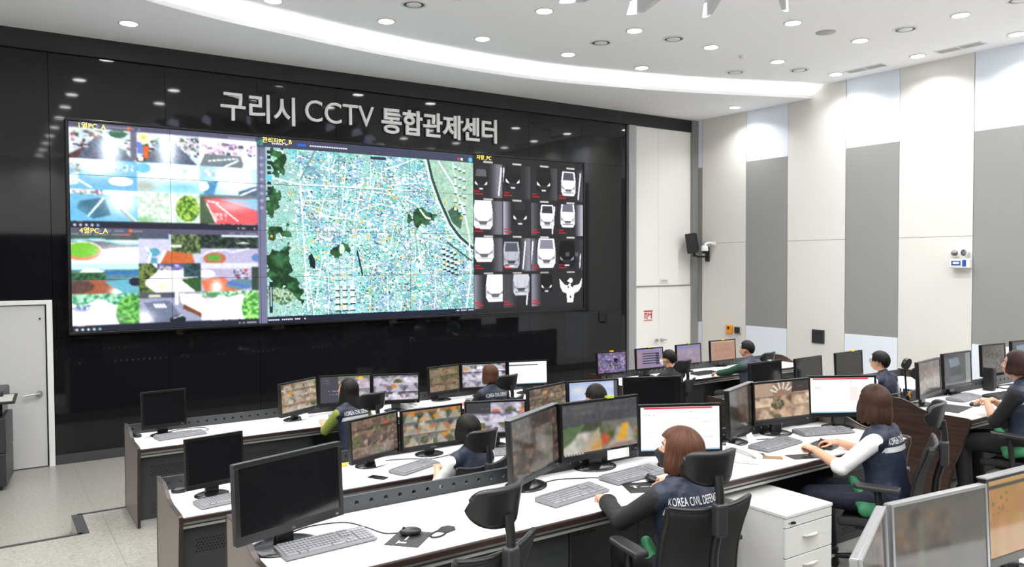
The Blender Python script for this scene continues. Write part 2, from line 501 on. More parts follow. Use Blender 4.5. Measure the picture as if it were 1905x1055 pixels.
# white closet wall to the right of the screen, with seam
c = MB()
c.b2(10.56, 11.19, -.02, .06, 2.05, 5.17).b2(11.194, 12.10, -.02, .06, 2.05, 5.17)
struct(c.build('wall_back_closet', 'closet_white'))
struct(MB().b2(12.10, XW, -.09, .06, 0, ZS).build('wall_back_column', 'wall_grey'))
d2 = struct(thing('door_2', '', '', (11.31, -.02, 0)))
for k in ('label', 'category'): del d2[k]
for a, b, s_ in ((-.745, -.122, 1), (-.118, .79, -1)):
    lf = MB().b2(a, b, -.012, .03, .02, 2.03).build('door_leaf', 'closet_white', d2, bevel=.003)
    hx = b-.065 if s_ == 1 else a+.065
    h = MB().cyl((hx, -.012, .96), (hx, -.06, .96), .026, n=18).tube([(hx, -.055, .96), (hx-.03*s_, -.075, .96), (hx-.10*s_, -.075, .955)], .011)
    h.build('door_handle', 'chrome', lf)
MB().b2(-.76, .80, -.03, -.01, 2.035, 2.05).b2(.785, .80, -.03, 0, 0, 2.04).build('door_frame', 'gap', d2)

# left door in the black wall
d1 = struct(thing('door_1', '', '', (0.1, 0, 0)))
for k in ('label', 'category'): del d1[k]
MB().b2(-.68, -.63, -.05, .06, 0, 2.09).b2(.545, .61, -.05, .06, 0, 2.09).b2(-.63, .545, -.05, .06, 2.035, 2.09).build('door_frame', 'white_metal', d1, bevel=.004)
dl = MB().b2(-.62, .53, -.025, .03, .012, 2.025).build('door_leaf', 'white_door', d1, bevel=.003)
hh = MB().cyl((.455, -.025, .93), (.455, -.06, .93), .034, n=20).tube([(.455, -.055, .93), (.44, -.085, .93), (.36, -.085, .925), (.28, -.083, .915)], .012)
hh.build('door_handle', 'chrome', dl)
MB().cyl((.475, -.024, 1.86), (.475, -.034, 1.86), .012).build('door_viewer', 'dark_base', dl)

# right wall: white fields and grey fields with pale blue ends
rw = MB()
rw.m(0).b2(XW+.02, XW+.14, YB, .16, 0, 5.7)
fields = [(-.195, -.09, 'g'), (-1.316, -.2, 'w'), (-2.257, -1.316, 'g'), (-3.425, -2.257, 'w'), (-4.366, -3.425, 'g'), (-5.514, -4.366, 'w'),
          (-6.46, -5.514, 'g'), (-7.62, -6.46, 'w'), (-8.57, -7.62, 'g'), (-9.72, -8.57, 'w'), (-10.67, -9.72, 'g'), (-11.8, -10.67, 'w'), (-12.8, -11.8, 'g'), (-13.9, -12.8, 'w'), (YB, -13.9, 'g')]
e = .006
for y0, y1, k in fields:
    if k == 'w':
        rw.m(1).b2(XW-.004, XW+.03, y0+e, y1-e, 0, 2.893).b2(XW-.004, XW+.03, y0+e, y1-e, 2.899, ZC)
    else:
        rw.m(2).b2(XW, XW+.03, y0+.003, y1-.003, 0, 1.281).b2(XW, XW+.03, y0+.003, y1-.003, 4.447, ZC)
        rw.m(3).b2(XW, XW+.03, y0+.003, y1-.003, 1.281, 4.447)
struct(rw.build('wall_right', ['gap', 'wall_white', 'wall_blue', 'wall_grey']))
struct(MB().b2(XL-.1, XL, YB, .1, 0, 5.7).build('wall_left', 'wall_plain'))
rear = MB().b2(XL, XW, YB-.1, YB, 3.4, 5.7).m(1).b2(XL, XW, YB-.1, YB, 0, 3.4)
struct(rear.build('wall_rear', ['wall_plain', 'black_glass']))

# ceiling, curved soffit and its lit cove
struct(MB().b2(XL-.1, XW+.14, YB-.1, .16, ZC, ZC+.1).build('ceiling', 'ceiling'))
edge = [(-3.2, -4.45), (-2, -3.72), (-.8, -3.06), (.4, -2.48), (1.518, -1.99), (2.319, -1.721), (3.265, -1.526), (4.061, -1.38), (4.8, -1.29), (5.496, -1.24), (6.3, -1.22), (7.098, -1.25), (7.9, -1.36), (8.704, -1.547), (9.4, -1.72), (10.023, -1.909), (10.6, -2.11), (11.166, -2.337), (11.7, -2.55), (XW, -2.771)]
def smooth_curve(pts, n=6):
    out = []; p = [Vector(q).to_2d() for q in pts]
    for i in range(len(p)-1):
        a = p[max(i-1, 0)]; b = p[i]; c_ = p[i+1]; d = p[min(i+2, len(p)-1)]
        for k in range(n):
            t_ = k/n
            out.append(.5*((2*b)+(-a+c_)*t_+(2*a-5*b+4*c_-d)*t_*t_+(-a+3*b-3*c_+d)*t_**3))
    out.append(p[-1]); return out
ec = smooth_curve(edge)
so = MB()
n = len(ec); vs = []; fs = []
for p in ec: vs += [(p.x, p.y, ZS), (p.x, .06, ZS), (p.x, p.y, ZS+.055), (p.x, p.y+.03, ZS+.055), (p.x, p.y+.03, ZS+.02), (p.x, .06, ZS+.02)]
for i in range(n-1):
    a, b = i*6, i*6+6
    fs += [(a, a+1, b+1, b), (a, b, b+2, a+2), (a+2, b+2, b+3, a+3), (a+3, b+3, b+4, a+4), (a+4, b+4, b+5, a+5)]
so.add(vs, fs)
struct(so.build('ceiling_soffit', 'ceiling'))
cs = MB(); vs = []; fs = []
for p in ec: vs += [(p.x, p.y+.06, ZS+.03), (p.x, p.y+.10, ZS+.03)]
for i in range(n-1): fs.append((2*i, 2*i+2, 2*i+3, 2*i+1))
cs.add(vs, fs)
o = cs.build('cove_light_strip', 'cove_on')
tag(o, 'curved white strip light hidden in the cove above the soffit edge', 'light')

# ------------------------------------------------------------------ ceiling fittings
ORD = ['first', 'second', 'third', 'fourth', 'fifth', 'sixth', 'seventh', 'eighth', 'ninth', 'tenth', 'eleventh', 'twelfth']
lamp_data = bpy.data.lights.new('downlight_lamp', 'AREA'); lamp_data.shape = 'DISK'; lamp_data.size = .2
lamp_data.energy = DOWNLIGHT_W; lamp_data.color = (1, .995, .985); lamp_data.spread = R(136)
dl0 = None
def downlight(x, y, z, label):
    global dl0
    if dl0 is None:
        t = thing('downlight', label, 'ceiling light', (x, y, z), 0, 'round downlights in the ceiling')
        MB().lathe((0, 0, 0), [(.098, -.001), (.118, -.001), (.12, -.008), (.098, -.012)], 28).build('trim_ring', 'white_metal', t)
        MB().lathe((0, 0, 0), [(.098, -.004), (.095, -.0135)], 28).build('lens', 'lamp_on', t)
        dl0 = t
    else:
        t = dl0.copy(); COL.objects.link(t); t.location = (x, y, z); t['label'] = label
        for c_ in list(dl0.children):
            if c_.type == 'MESH':
                k = c_.copy(); COL.objects.link(k); k.parent = t
    L = bpy.data.objects.new('lamp', lamp_data); COL.objects.link(L); L.parent = t; L.location = (0, 0, -.03)
gx = [11.71, 10.21, 8.72, 7.24, 5.75, 4.31, 2.87, 1.4, -.1, -1.6]
gy = [-2.15, -3.58, -4.95, -6.31, -7.7, -9.1, -10.5, -11.9, -13.3, -14.6]
SC = Vector((5.5, -7.0))
for j, y in enumerate(gy):
    for i, x in enumerate(gx):
        if j == 0 and not (2.5 < x < 9): continue
        if (Vector((x, y))-SC).length < 2.75: continue
        downlight(x, y, ZC, f'white ceiling downlight, {ORD[i]} from right wall, {ORD[j]} row back from the video wall')
for i, x in enumerate([11.71, 1.5]):
    downlight(x, -1.49 if i == 0 else -1.0, ZS, 'round white downlight in the lower soffit ' + ('near the right wall' if i == 0 else 'above the left end of the video wall'))

def diffuser(x, y, label, r=.125):
    t = thing('ceiling_diffuser', label, 'air diffuser', (x, y, ZC), 0, 'round ringed diffusers in the ceiling')
    MB().lathe((0, 0, 0), [(r+.035, 0), (r+.033, -.006), (r, -.010), (r, -.001)], 32).build('outer_ring', 'white_metal', t)
    MB().lathe((0, 0, 0), [(r-.002, -.004), (r-.05, -.0045)], 32).build('dark_gap', 'black_plastic', t)
    MB().lathe((0, 0, 0), [(r-.034, -.005), (r-.036, -.012), (.02, -.018), (.001, -.018)], 32).build('inner_disc', 'white_metal', t)
for x, y, l in [(4.314, -2.915, 'round ringed ceiling diffuser above the left part of the screen sign'),
                (7.249, -2.885, 'round ringed ceiling diffuser above the middle, nearest the cove'),
                (7.967, -3.577, 'round ringed ceiling diffuser between two downlights beside the star fitting'),
                (10.215, -2.76, 'round ringed ceiling diffuser close to the right end of the cove'),
                (10.969, -3.421, 'round ringed ceiling diffuser just left of the far grille'),
                (10.22, -5.592, 'round ringed ceiling diffuser left of the near grille'),
                (10.21, -6.99, 'round ringed ceiling diffuser at the top right corner of the photo')]:
    diffuser(x, y, l)
t = MB().lathe((9.462, -4.92, ZC), [(.13, 0), (.128, -.006), (.001, -.008)], 32).build('ceiling_speaker', 'vent_grey')
tag(t, 'flat pale grey round ceiling speaker among the downlights', 'speaker')
for x, y, l in [(9.5, -3.492, 'small white smoke detector right of the middle downlights'), (4.664, -3.329, 'small white smoke detector at the top edge left of the star fitting')]:
    t = thing('smoke_detector', l, 'smoke detector', (x, y, ZC), 0, 'smoke detectors')
    MB().lathe((0, 0, 0), [(.055, 0), (.055, -.012), (.05, -.015)], 24).build('mounting_base', 'white_metal', t)
    MB().lathe((0, 0, 0), [(.04, -.015), (.038, -.035), (.02, -.048), (.001, -.05)], 24).build('sensor_head', 'white_metal', t)
for y, l in [(-5.53, 'white ceiling grille nearer the camera beside the right wall'), (-4.07, 'white ceiling grille farther along beside the right wall')]:
    t = thing('ceiling_grille', l, 'air grille', (11.78, y, ZC), 0, 'grilles along the right wall')
    f = MB()
    f.b2(-.11, -.09, -.33, .33, -.008, 0).b2(.09, .11, -.33, .33, -.008, 0).b2(-.09, .09, -.33, -.31, -.008, 0).b2(-.09, .09, .31, .33, -.008, 0).b2(-.09, .09, -.012, .012, -.008, 0)
    f.build('frame', 'white_metal', t)
    s_ = MB()
    for k in range(9): s_.b2(-.088+.0195*k, -.088+.0195*k+.012, -.31, .31, -.006, -.001)
    s_.build('slats', 'vent_grey', t)

# star fitting hanging from the ceiling, radial blades with lit tips
t = thing('star_ceiling_light', 'huge white star shaped ceiling fitting whose blade tips show at the top edge', 'ceiling light', (SC.x, SC.y, ZC))
MB().lathe((0, 0, 0), [(.9, 0), (.9, -.16), (.8, -.2), (.001, -.2)], 40).build('hub', 'fin', t)
for k in range(18):
    a = R(11.7+20.5*k if k < 17 else 360-9)
    Mx = Matrix.Rotation(a, 4, 'Z')
    b = MB()
    prof = [(.85, 0), (.85, -.22), (2.2, -.30), (2.56, -.22), (2.36, 0)]
    vs = [Mx@Vector((x, s_*(.012+.05*(2.56-x)/1.7), z)) for s_ in (-1, 1) for x, z in prof]
    b.add(vs, [(4, 3, 2, 1, 0), (5, 6, 7, 8, 9)]+[(i, (i+1) % 5, 5+(i+1) % 5, 5+i) for i in range(5)])
    bl = b.build('blade', 'fin', t)
    b = MB(); pr = [(2.30, -.277), (2.3, -.13), (2.455, -.10), (2.56, -.222)]
    vs = [Mx@Vector((x, s_*.024, z)) for s_ in (-1, 1) for x, z in pr]
    b.add(vs, [(3, 2, 1, 0), (4, 5, 6, 7)]+[(i, (i+1) % 4, 4+(i+1) % 4, 4+i) for i in range(4)])
    b.build('lit_tip', 'tip_on', bl)

# ------------------------------------------------------------------ the video wall
VX0, VZ0, PW, PH = .922, 1.671, 1.183, .665
vw = thing('video_wall', 'giant wall screen of joined displays showing camera feeds, a satellite map and cars', 'video wall', (VX0+3.5*PW, 0, VZ0))
bx = 3.5*PW
def bar(x0, x1, z0, z1, y0=-.1, y1=.0): return MB().b2(x0, x1, y0, y1, z0, z1)
fr = MB()
fr.b2(-bx-.035, bx+.035, -.105, 0, -.035, -.003).b2(-bx-.035, bx+.035, -.105, 0, 4*PH+.003, 4*PH+.035)
fr.b2(-bx-.035, -bx-.003, -.105, 0, -.003, 4*PH+.003).b2(bx+.003, bx+.035, -.105, 0, -.003, 4*PH+.003)
fr.build('frame', 'monitor_black', vw, bevel=.006)

CW, CH = 896, 288
cv = Pic(CW, CH, (.1, .1, .13), 5)
W_, BLU = (1.15, 1.15, 1.18), (.55, .8, .95)
CLUT = [(.95, .95, .97), (.75, .82, .88), (.35, .4, .42), (.15, .17, .2), (.6, .35, .3), (.3, .45, .35), (.85, .75, .85)]
def street(w, h, seed, side=CLUT, road=(.34, .38, .46), glow=(1.2, 1.25, 1.3), gp=(.6, .6)):
    p = Pic(w, h, (.8, .86, .9), seed)
    p.clutter(0, 2, w, h*.7, side, 170, 1, 6)
    p.poly([(w*.36, h*.3), (w*.62, h*.3), (w*.98, h), (w*.02, h)], road)
    p.poly([(0, h*.85), (w*.25, h*.55), (w*.1, h), (0, h)], (.35, .25, .25))
    p.glow(w*gp[0], h*gp[1], w*.16, h*.6, glow, .95)
    p.clutter(w*.02, h*.35, w*.3, h*.6, [(.9, .92, .95), (.2, .22, .25)], 8, 3, 8)
    p.grain(.18, 2); return p
TW, TH = 84, 43
def up00(): return street(TW, TH, 11).ell(60, 5, 11, 6, (.25, .42, .33)).rect(76, 0, 84, 40, (.42, .42, .5)).grain(.12, 1.5)
def up01():
    p = street(TW, TH, 12, gp=(.48, .5)); p.ell(10, 8, 9, 8, (1, .95, .8)).ell(9, 7, 3, 3, (.95, .8, .3)); p.poly([(0, 14), (6, 14), (9, 30), (1, 30)], (.4, .5, .8))
    p.poly([(8, 20), (16, 18), (15, 36), (9, 36)], (.85, .4, .2)); p.rect(2, 34, 8, 40, W_); return p.grain(.1, 1.5)
def up02():
    p = Pic(TW, TH, (1, .98, 1), 13); p.clutter(2, 6, 82, 24, [(.85, .65, .78), (.5, .45, .6), (.9, .9, .95), (.3, .35, .4), (.95, .7, .75)], 80, 2, 7)
    p.poly([(8, 24), (60, 24), (66, 43), (0, 43)], (.45, .5, .52)); p.dash((14, 34), (58, 28), 8, 1.6, W_); p.dash((34, 43), (58, 30), 7, 2, W_); p.poly([(66, 26), (84, 22), (84, 43), (62, 43)], (.98, .98, 1)); return p.grain(.12, 1.5)
def up10():
    p = Pic(TW, TH, (.45, .7, .85), 14); p.glow(36, 8, 26, 14, W_, 1); p.glow(20, 0, 30, 8, W_, 1); p.ell(63, 29, 15, 6, W_).rect(50, 26, 76, 33, W_); p.clutter(0, 6, 14, 18, [(.5, .55, .5), (.8, .75, .75)], 20)
    for k in range(4): p.line([(0, 23+k*4), (10, 21+k*4)], 2, W_)
    p.dash((12, 30), (28, 40), 5, 2, W_).clutter(56, 4, 82, 14, [(.5, .65, .75), (.9, .95, 1)], 25); return p.grain(.08, 3)
def up11():
    p = Pic(TW, TH, (.72, .9, .95), 15); p.glow(50, 10, 50, 16, W_, 1).ell(8, 8, 10, 7, (.45, .75, .9)).glow(10, 34, 14, 8, (.7, .68, .6), .9).glow(60, 34, 28, 8, (.5, .78, .86), .9).glow(64, 10, 4, 4, (.6, .85, .92)); return p.grain(.07, 4)
def up12():
    p = Pic(TW, TH, (.62, .82, .92), 16); p.glow(50, 14, 26, 26, W_, 1).clutter(2, 2, 24, 16, [(.95, .85, .9), (.6, .75, .85)], 25).poly([(8, 24), (26, 22), (20, 43), (6, 43)], (.3, .55, .72)).ell(4, 30, 9, 7, W_)
    p.poly([(56, 36), (84, 26), (84, 43), (56, 43)], (.32, .42, .5)).dash((58, 42), (84, 30), 7, 2, W_).dash((70, 26), (84, 26), 3, 1.5, W_); return p.grain(.08, 3)
def up20():
    p = Pic(TW, TH, (.45, .72, .86), 17); p.rect(0, 0, 84, 6, (.95, .95, 1)).clutter(0, 0, 40, 7, [(.6, .4, .45), (.9, .9, .95), (.4, .5, .5)], 25)
    p.poly([(12, 16), (42, 10), (50, 34), (28, 40), (8, 26)], (.24, .42, .5)).dash((22, 36), (42, 10), 11, 2.2, W_).glow(64, 14, 18, 16, W_, 1).glow(4, 36, 18, 14, (.4, .7, .88), .8)
    p.line([(62, 26), (76, 42)], 1.5, (.7, .65, .5)).line([(66, 26), (82, 42)], 1.5, (.95, .9, .8)); return p.grain(.07, 3)
def up21():
    p = Pic(TW, TH, (.78, .9, .8), 18); p.bush(np.ones((TH, TW), bool), (.66, .82, .7), (1.0, 1.02, .98), 3).rect(42, 0, 50, 43, (.92, 1, .97)).glow(24, 16, 10, 6, (.8, .72, .78), .6)
    p.bush(((p.xx-67)/16)**2+((p.yy-22)/19)**2 < 1, (.2, .38, .12), (.72, .86, .36), 3); p.glow(8, 40, 14, 5, (.45, .68, .42), .7); return p.grain(.08, 1.5)
def up22():
    p = Pic(TW, TH, (.28, .36, .26), 19); p.poly([(6, 6), (84, 2), (84, 43), (22, 43)], (.85, .36, .38)).poly([(28, 6), (84, 4), (84, 22)], (.5, .75, .88)).glow(46, 16, 26, 8, (1.1, .75, .75), .8)
    p.rect(0, 0, 84, 4, (.45, .48, .5)).line([(10, 14), (22, 40)], 1.5, W_).line([(24, 14), (54, 38)], 1.5, W_).line([(12, 10), (26, 12)], 1.5, W_); p.clutter(16, 26, 38, 38, [(1, .8, .8)], 20, 2, 5); return p.grain(.07, 2)
def lo00():
    p = Pic(TW, TH, (.85, .9, .95), 21); p.rect(0, 0, 84, 9, (.28, .34, .33)).poly([(0, 9), (84, 14), (84, 18), (40, 22), (0, 16)], (.42, .43, .46)).line([(0, 10), (36, 8), (60, 14), (84, 15)], 2.5, (.55, .88, .88)).ell(14, 26, 25, 15, (.9, .92, .95)).ell(14, 25, 23, 12.5, (.85, .55, .4)).ell(14, 23, 20, 10, (.45, .75, .22)).glow(60, 30, 24, 12, W_, .9).rect(60, 1, 76, 3, (.7, .2, .2)); return p.grain(.09, 2)
def lo01():
    p = Pic(TW, TH, (.78, .78, .92), 22); p.bush((p.xx > 44) & (p.yy < 28), (.1, .16, .1), (.5, .58, .36), 2.5); p.poly([(28, 43), (38, 24), (72, 28), (76, 43)], (.78, .4, .22)); p.ell(20, 26, 8, 6, (.35, .62, .7)).rect(16, 34, 24, 43, (.3, .58, .66)).line([(12, 43), (16, 28), (10, 20)], 1.8, W_).line([(26, 43), (34, 24)], 1.8, W_).rect(0, 0, 40, 7, (.3, .34, .4)).rect(42, 15, 58, 19, (.9, .92, .85)); return p.grain(.12, 2)
def lo02():
    p = Pic(TW, TH, (.72, .7, .82), 23); p.bush(p.yy < 20, (.06, .1, .1), (.25, .32, .28), 3); p.rect(30, 0, 84, 3, (.9, .95, .98)).poly([(50, 13), (62, 10), (74, 13)], (.95, .95, .9)).line([(0, 32), (14, 24), (36, 22), (44, 26), (70, 20)], 2.2, (.88, .92, .98)).ell(20, 35, 16, 9, (.72, .42, .3)).ell(19, 34, 10, 5.5, (.4, .62, .25)).ell(82, 34, 8, 6, (.35, .5, .75)); return p.grain(.1, 2)
def lo10():
    p = Pic(TW, TH, (.35, .5, .55), 24); p.rect(0, 0, 84, 8, (.75, .95, .95)).poly([(0, 18), (18, 6), (44, 10), (4, 20)], (1, 1, 1)).rect(40, 10, 84, 15, (.2, .45, .7)).bush((p.yy > 12) & (p.yy < 22) & (p.xx < 42), (.1, .25, .15), (.3, .5, .3), 3)
    p.poly([(0, 24), (30, 22), (52, 26), (56, 43), (0, 43)], (.62, .36, .24)).ell(8, 32, 20, 9, (.25, .22, .24), .7).glow(56, 40, 9, 8, W_, .9).poly([(40, 26), (84, 18), (84, 43), (66, 43)], (.4, .68, .75)).ell(80, 26, 9, 6, (.12, .14, .2)); return p.grain(.13, 2)
def lo11():
    p = Pic(TW, TH, (.98, .99, 1), 25); p.rect(24, 0, 84, 10, (.3, .34, .5)).clutter(24, 2, 60, 10, [(.95, .95, 1), (.6, .5, .85), (.8, .75, .7)], 25).bush((p.xx < 16+8*np.sin(p.yy/6)), (.14, .22, .12), (.52, .58, .3), 2.6).bush((p.xx > 60) & (p.yy < 20), (.12, .2, .25), (.25, .36, .38), 3).poly([(56, 24), (84, 20), (84, 43), (78, 43)], (.2, .34, .18)); p.ell(30, 34, 6, 4, (.9, .85, .5), .5); return p.grain(.09, 2)
def lo12():
    p = Pic(TW, TH, (.7, .68, .8), 26); p.rect(0, 0, 84, 8, (.85, .85, .95)).ell(8, 16, 12, 6, (1, 1, 1)).poly([(0, 26), (30, 20), (60, 43), (6, 43)], (.85, .45, .3)).glow(22, 36, 8, 9, W_, .9).clutter(44, 8, 70, 26, [(.75, .25, .2), (.3, .3, .4), (.9, .85, .9)], 30).ell(58, 32, 22, 8, (.38, .52, .6)).line([(40, 30), (70, 38)], 2, (.3, .4, .85)).rect(74, 6, 84, 43, (.2, .26, .22)); return p.grain(.12, 2)
def lo20(g=(.2, .45, .22)):
    p = Pic(TW, TH, (1.02, 1.0, 1.02), 27); p.bush(p.yy < 12+4*np.sin(p.xx/7), (.18, .5, .4), (.75, .95, .8), 3.2).clutter(0, 14, 24, 24, [(.6, .65, .85), (.9, .9, 1), (.3, .4, .5)], 30).bush(((p.xx-76)/22)**2+((p.yy-28)/26)**2 < 1, g, (.55, .85, .4), 3); p.glow(20, 36, 30, 8, (1, .95, 1), .9); return p.grain(.08, 2)
def lo21():
    p = Pic(TW, TH, (.6, .62, .72), 28); p.rect(0, 0, 50, 8, (.3, .33, .38)).rect(12, 3, 28, 7, (.85, .85, .75)).poly([(6, 14), (40, 12), (62, 43), (20, 43)], (.42, .45, .55))
    for k in range(4): p.poly([(18+k*4, 16), (20+k*4, 16), (24+k*4, 22), (21+k*4, 22)], W_)
    p.poly([(54, 2), (84, 4), (84, 36), (56, 16)], (1, .97, .93)).poly([(60, 18), (84, 32), (84, 38), (58, 24)], (.45, .28, .2)).rect(48, 0, 52, 18, W_).ell(51, 40, 11, 6, (.12, .13, .18)).line([(44, 38), (58, 34)], 1.2, W_); p.glow(4, 36, 14, 10, W_, .8); return p.grain(.1, 2)
def lo22():
    p = Pic(TW, TH, (1.05, 1.0, 1.03), 29); p.bush(p.yy < 8+2*np.sin(p.xx/5), (.25, .5, .35), (.85, .95, .85), 3).bush(((p.xx-78)/20)**2+((p.yy-26)/24)**2 < 1, (.2, .5, .22), (.7, .95, .5), 3).ell(16, 6, 8, 4, (.3, .55, .35)).glow(10, 12, 8, 5, (.75, .6, .75), .5); return p.grain(.08, 2)
UPS = [[up00, up01, up02], [up10, up11, up12], [up20, up21, up22]]
LOS = [[lo00, lo01, lo02], [lo10, lo11, lo12], [lo20, lo21, lo22]]
for base, tiles in ((0, UPS), (144, LOS)):
    cv.rect(0, base, 252, base+9, (.33, .33, .42)).rect(0, base+134, 252, base+144, (.13, .14, .2))
    for r_ in range(3):
        for c_ in range(3): cv.paste(tiles[r_][c_](), c_*84, base+8+r_*42)
    cv.marks(26, base+4, 16, (.85, .85, .9), 4, 1).marks(210, base+5, 10, (.85, .85, .9), 4, 1).rect(72, base+2, 77, base+6, (.9, .45, .2))
    cv.marks(2, base+135, 7, (1, 1, 1), 2, 1).marks(180, base+135, 24, (.9, .9, .95), 3, 1).marks(222, base+140, 9, (1, 1, 1), 3, 2)
    for k in range(5): cv.rect(4+k*7, base+139, 7+k*7, base+142, (.95, .97, 1) if k < 4 else (.6, .85, 1))
    cv.marks(2, base+9, 24, (.9, .9, .9), 3, 1)
# the city map
mp = np.zeros((CH, CW), bool); mp[3:287, 252:640] = True
cv.rect(252, 0, 640, 16, (.24, .25, .34)).rect(252, 278, 640, 288, (.1, .12, .2)).rect(252, 16, 266, 288, (.43, .44, .55))
M2 = Pic(374, 263, (.52, .74, .75), 77); M2.grain(.25, 14)
rg = M2.rng
CITY = [(.98, 1.05, 1.05), (.80, .96, .97), (.42, .70, .74), (.2, .36, .36), (.10, .16, .18), (.50, .82, .9), (.62, .88, .82), (.92, .86, 1.0), (1.15, 1.15, 1.15), (1.12, 1.15, 1.15), (1.05, 1.1, 1.1), (.30, .52, .54), (.12, .22, .24), (.95, .78, .72)]
for _ in range(15000):
    x, y = rg.randint(0, 374), rg.randint(0, 263); d = .25+.75*np.exp(-(((x-190)/130.)**2+((y-140)/100.)**2))
    if rg.rand() > d+.25: continue
    c = CITY[rg.randint(len(CITY))]; ww, hh_ = rg.randint(1, 4), rg.randint(1, 3); M2.a[y:y+hh_, x:x+ww] = np.array(c)*rg.uniform(.85, 1.1)
for x0, y0, L, a in [(rg.randint(10, 300), rg.randint(5, 250), rg.randint(25, 90), rg.uniform(-.5, .5)) for _ in range(70)]:
    dx, dy = (L*math.cos(a), L*math.sin(a)) if rg.rand() < .5 else (L*math.sin(a)*.5, L*math.cos(a)); M2.line([(x0, y0), (x0+dx, y0+dy)], 1.2, (1.08, 1.1, 1.1), .8)
for _ in range(900):
    x, y, L_ = rg.randint(4, 360), rg.randint(4, 255), rg.randint(3, 9); a_ = rg.choice([.15, 1.72, .6, -.5])+rg.uniform(-.1, .1)
    d_ = np.exp(-(((x-200)/150.)**2+((y-140)/120.)**2))
    for q_ in range(L_):
        X_, Y_ = int(x+q_*math.cos(a_)), int(y+q_*math.sin(a_))
        if 0 <= X_ < 374 and 0 <= Y_ < 263: M2.a[Y_, X_] = (.08, .16, .18) if rg.rand() < .45+.3*(1-d_) else (1.2, 1.2, 1.2)
for _ in range(420):
    x, y, w__ = rg.randint(20, 360), rg.randint(4, 250), rg.randint(3, 8)
    M2.a[y:y+rg.randint(2, 5), x:x+w__] = np.array([(1.2, 1.2, 1.2), (.95, 1.05, 1.05), (.45, .78, .86)][rg.randint(3)])
D = lambda pts: [(x-266, y-15) for x, y in pts]
GR1, GR2 = (.07, .2, .1), (.22, .42, .25)
M2.poly(D([(266, 15), (300, 15), (322, 60), (310, 130), (330, 200), (320, 280), (266, 280)]), (.62, .78, .7), .55)
for pts in ([(266, 194), (290, 162), (301, 176), (304, 200), (309, 223), (324, 253), (318, 259), (292, 237), (269, 231)], [(276, 19), (296, 18), (300, 40), (291, 58), (275, 53)], [(266, 80), (288, 78), (282, 113), (266, 128)], [(266, 134), (302, 136), (302, 153), (267, 154)], [(370, 170), (390, 155), (398, 176), (383, 182), (377, 191), (368, 191)], [(511, 104), (534, 97), (563, 114), (557, 124), (532, 129), (514, 125)]):
    x0_, y0_ = M2.xx.copy(), M2.yy.copy(); dx_, dy_ = [(M2.field(9)-.5)*16+(M2.field(4)-.5)*7 for _ in range(2)]; M2.xx, M2.yy = x0_+dx_, y0_+dy_
    mk_ = M2.mask_poly(D(pts)); M2.xx, M2.yy = x0_, y0_; M2.bush(mk_, GR1, GR2, 9)
M2.bush(M2.mask_poly(D([(266, 230), (300, 236), (312, 250), (290, 262), (266, 250)])), (.2, .36, .2), (.7, .8, .7), 3)
M2.poly(D([(332, 184), (337, 179), (343, 191), (343, 205), (334, 200)]), (.05, .13, .12)).ell(388-266, 172-15, 5, 8, (.8, .92, .85)).line(D([(532, 103), (543, 116), (552, 118)]), 3, (1, 1, 1))
M2.poly(D([(540, 15), (640, 15), (640, 170), (585, 118), (560, 70)]), (.62, .76, .68)).poly(D([(587, 104), (602, 93), (617, 113), (613, 136), (595, 123)]), (.24, .38, .3))
M2.grain(.16, 3, M2.mask_poly(D([(540, 15), (640, 15), (640, 170), (585, 118), (560, 70)])))
M2.line(D([(546, 15), (554, 47), (569, 85), (591, 126), (609, 149), (638, 169)]), 10, (.85, .95, .92)).line(D([(548, 15), (556, 47), (571, 85), (592, 126), (611, 149), (638, 169)]), 5.5, (.13, .28, .26))
M2.line(D([(569, 17), (599, 57), (621, 103), (631, 149), (634, 216), (624, 279)]), 3, (.92, 1, 1)).line(D([(597, 18), (606, 70), (625, 122)]), 2, (.85, 1, .97))
M2.line(D([(585, 159), (636, 192)]), 3, (.2, .36, .32)).line(D([(320, 65), (324, 141), (330, 271)]), 2, (.97, 1.05, 1.05)).line(D([(345, 14), (320, 62)]), 3, (.45, .58, .58)).line(D([(275, 61), (320, 70), (511, 71)]), 2.5, (.85, 1, 1)).line(D([(415, 175), (424, 215)]), 3, (.08, .12, .12))
for k in range(6):
    for q in range(8):
        if k in (0, 5): continue
        x, y = 366+k*8, 196+q*10; M2.rect(x-266, y-15, x-266+6, y-15+7, (.72, .86, .84)).rect(x-266, y-15+7, x-266+7, y-15+8, (.25, .42, .36))
for i in range(3):
    for q in range(4): x, y = 376+i*13, 232+q*11; M2.rect(x-266, y-15, x-260, y-8, (.9, .98, 1)).rect(x-266, y-8, x-257, y-6, (.08, .14, .14))
for i in range(4):
    for q in range(5): x, y = 575+i*8-q*1.5+2*q, 166+q*9+i*3; M2.rect(x-266, y-15, x-262, y-11, (.85, .95, .95)).rect(x-266, y-11, x-260, y-8, (.1, .15, .14))
for i in range(3):
    for q in range(6): x, y = 600+i*9, 22+q*15+i*3; M2.rect(x-266, y-15, x-261, y-10, (.8, .9, .86)).rect(x-266, y-10, x-260, y-8, (.15, .2, .18))
for _ in range(95):
    x, y = rg.normal(190, 85), rg.normal(130, 65); M2.ell(x, y, 1.9, 1.9, (1.0, .72, .25))
M2.grain(.13, 1.3)
cv.paste(M2, 266, 15)
for k in range(8): cv.rect(256, 30+k*11, 262, 34+k*11, (.62, .63, .74))
for k in range(9): cv.rect(268, 20+k*8, 274, 25+k*8, (.12, .15, .22))
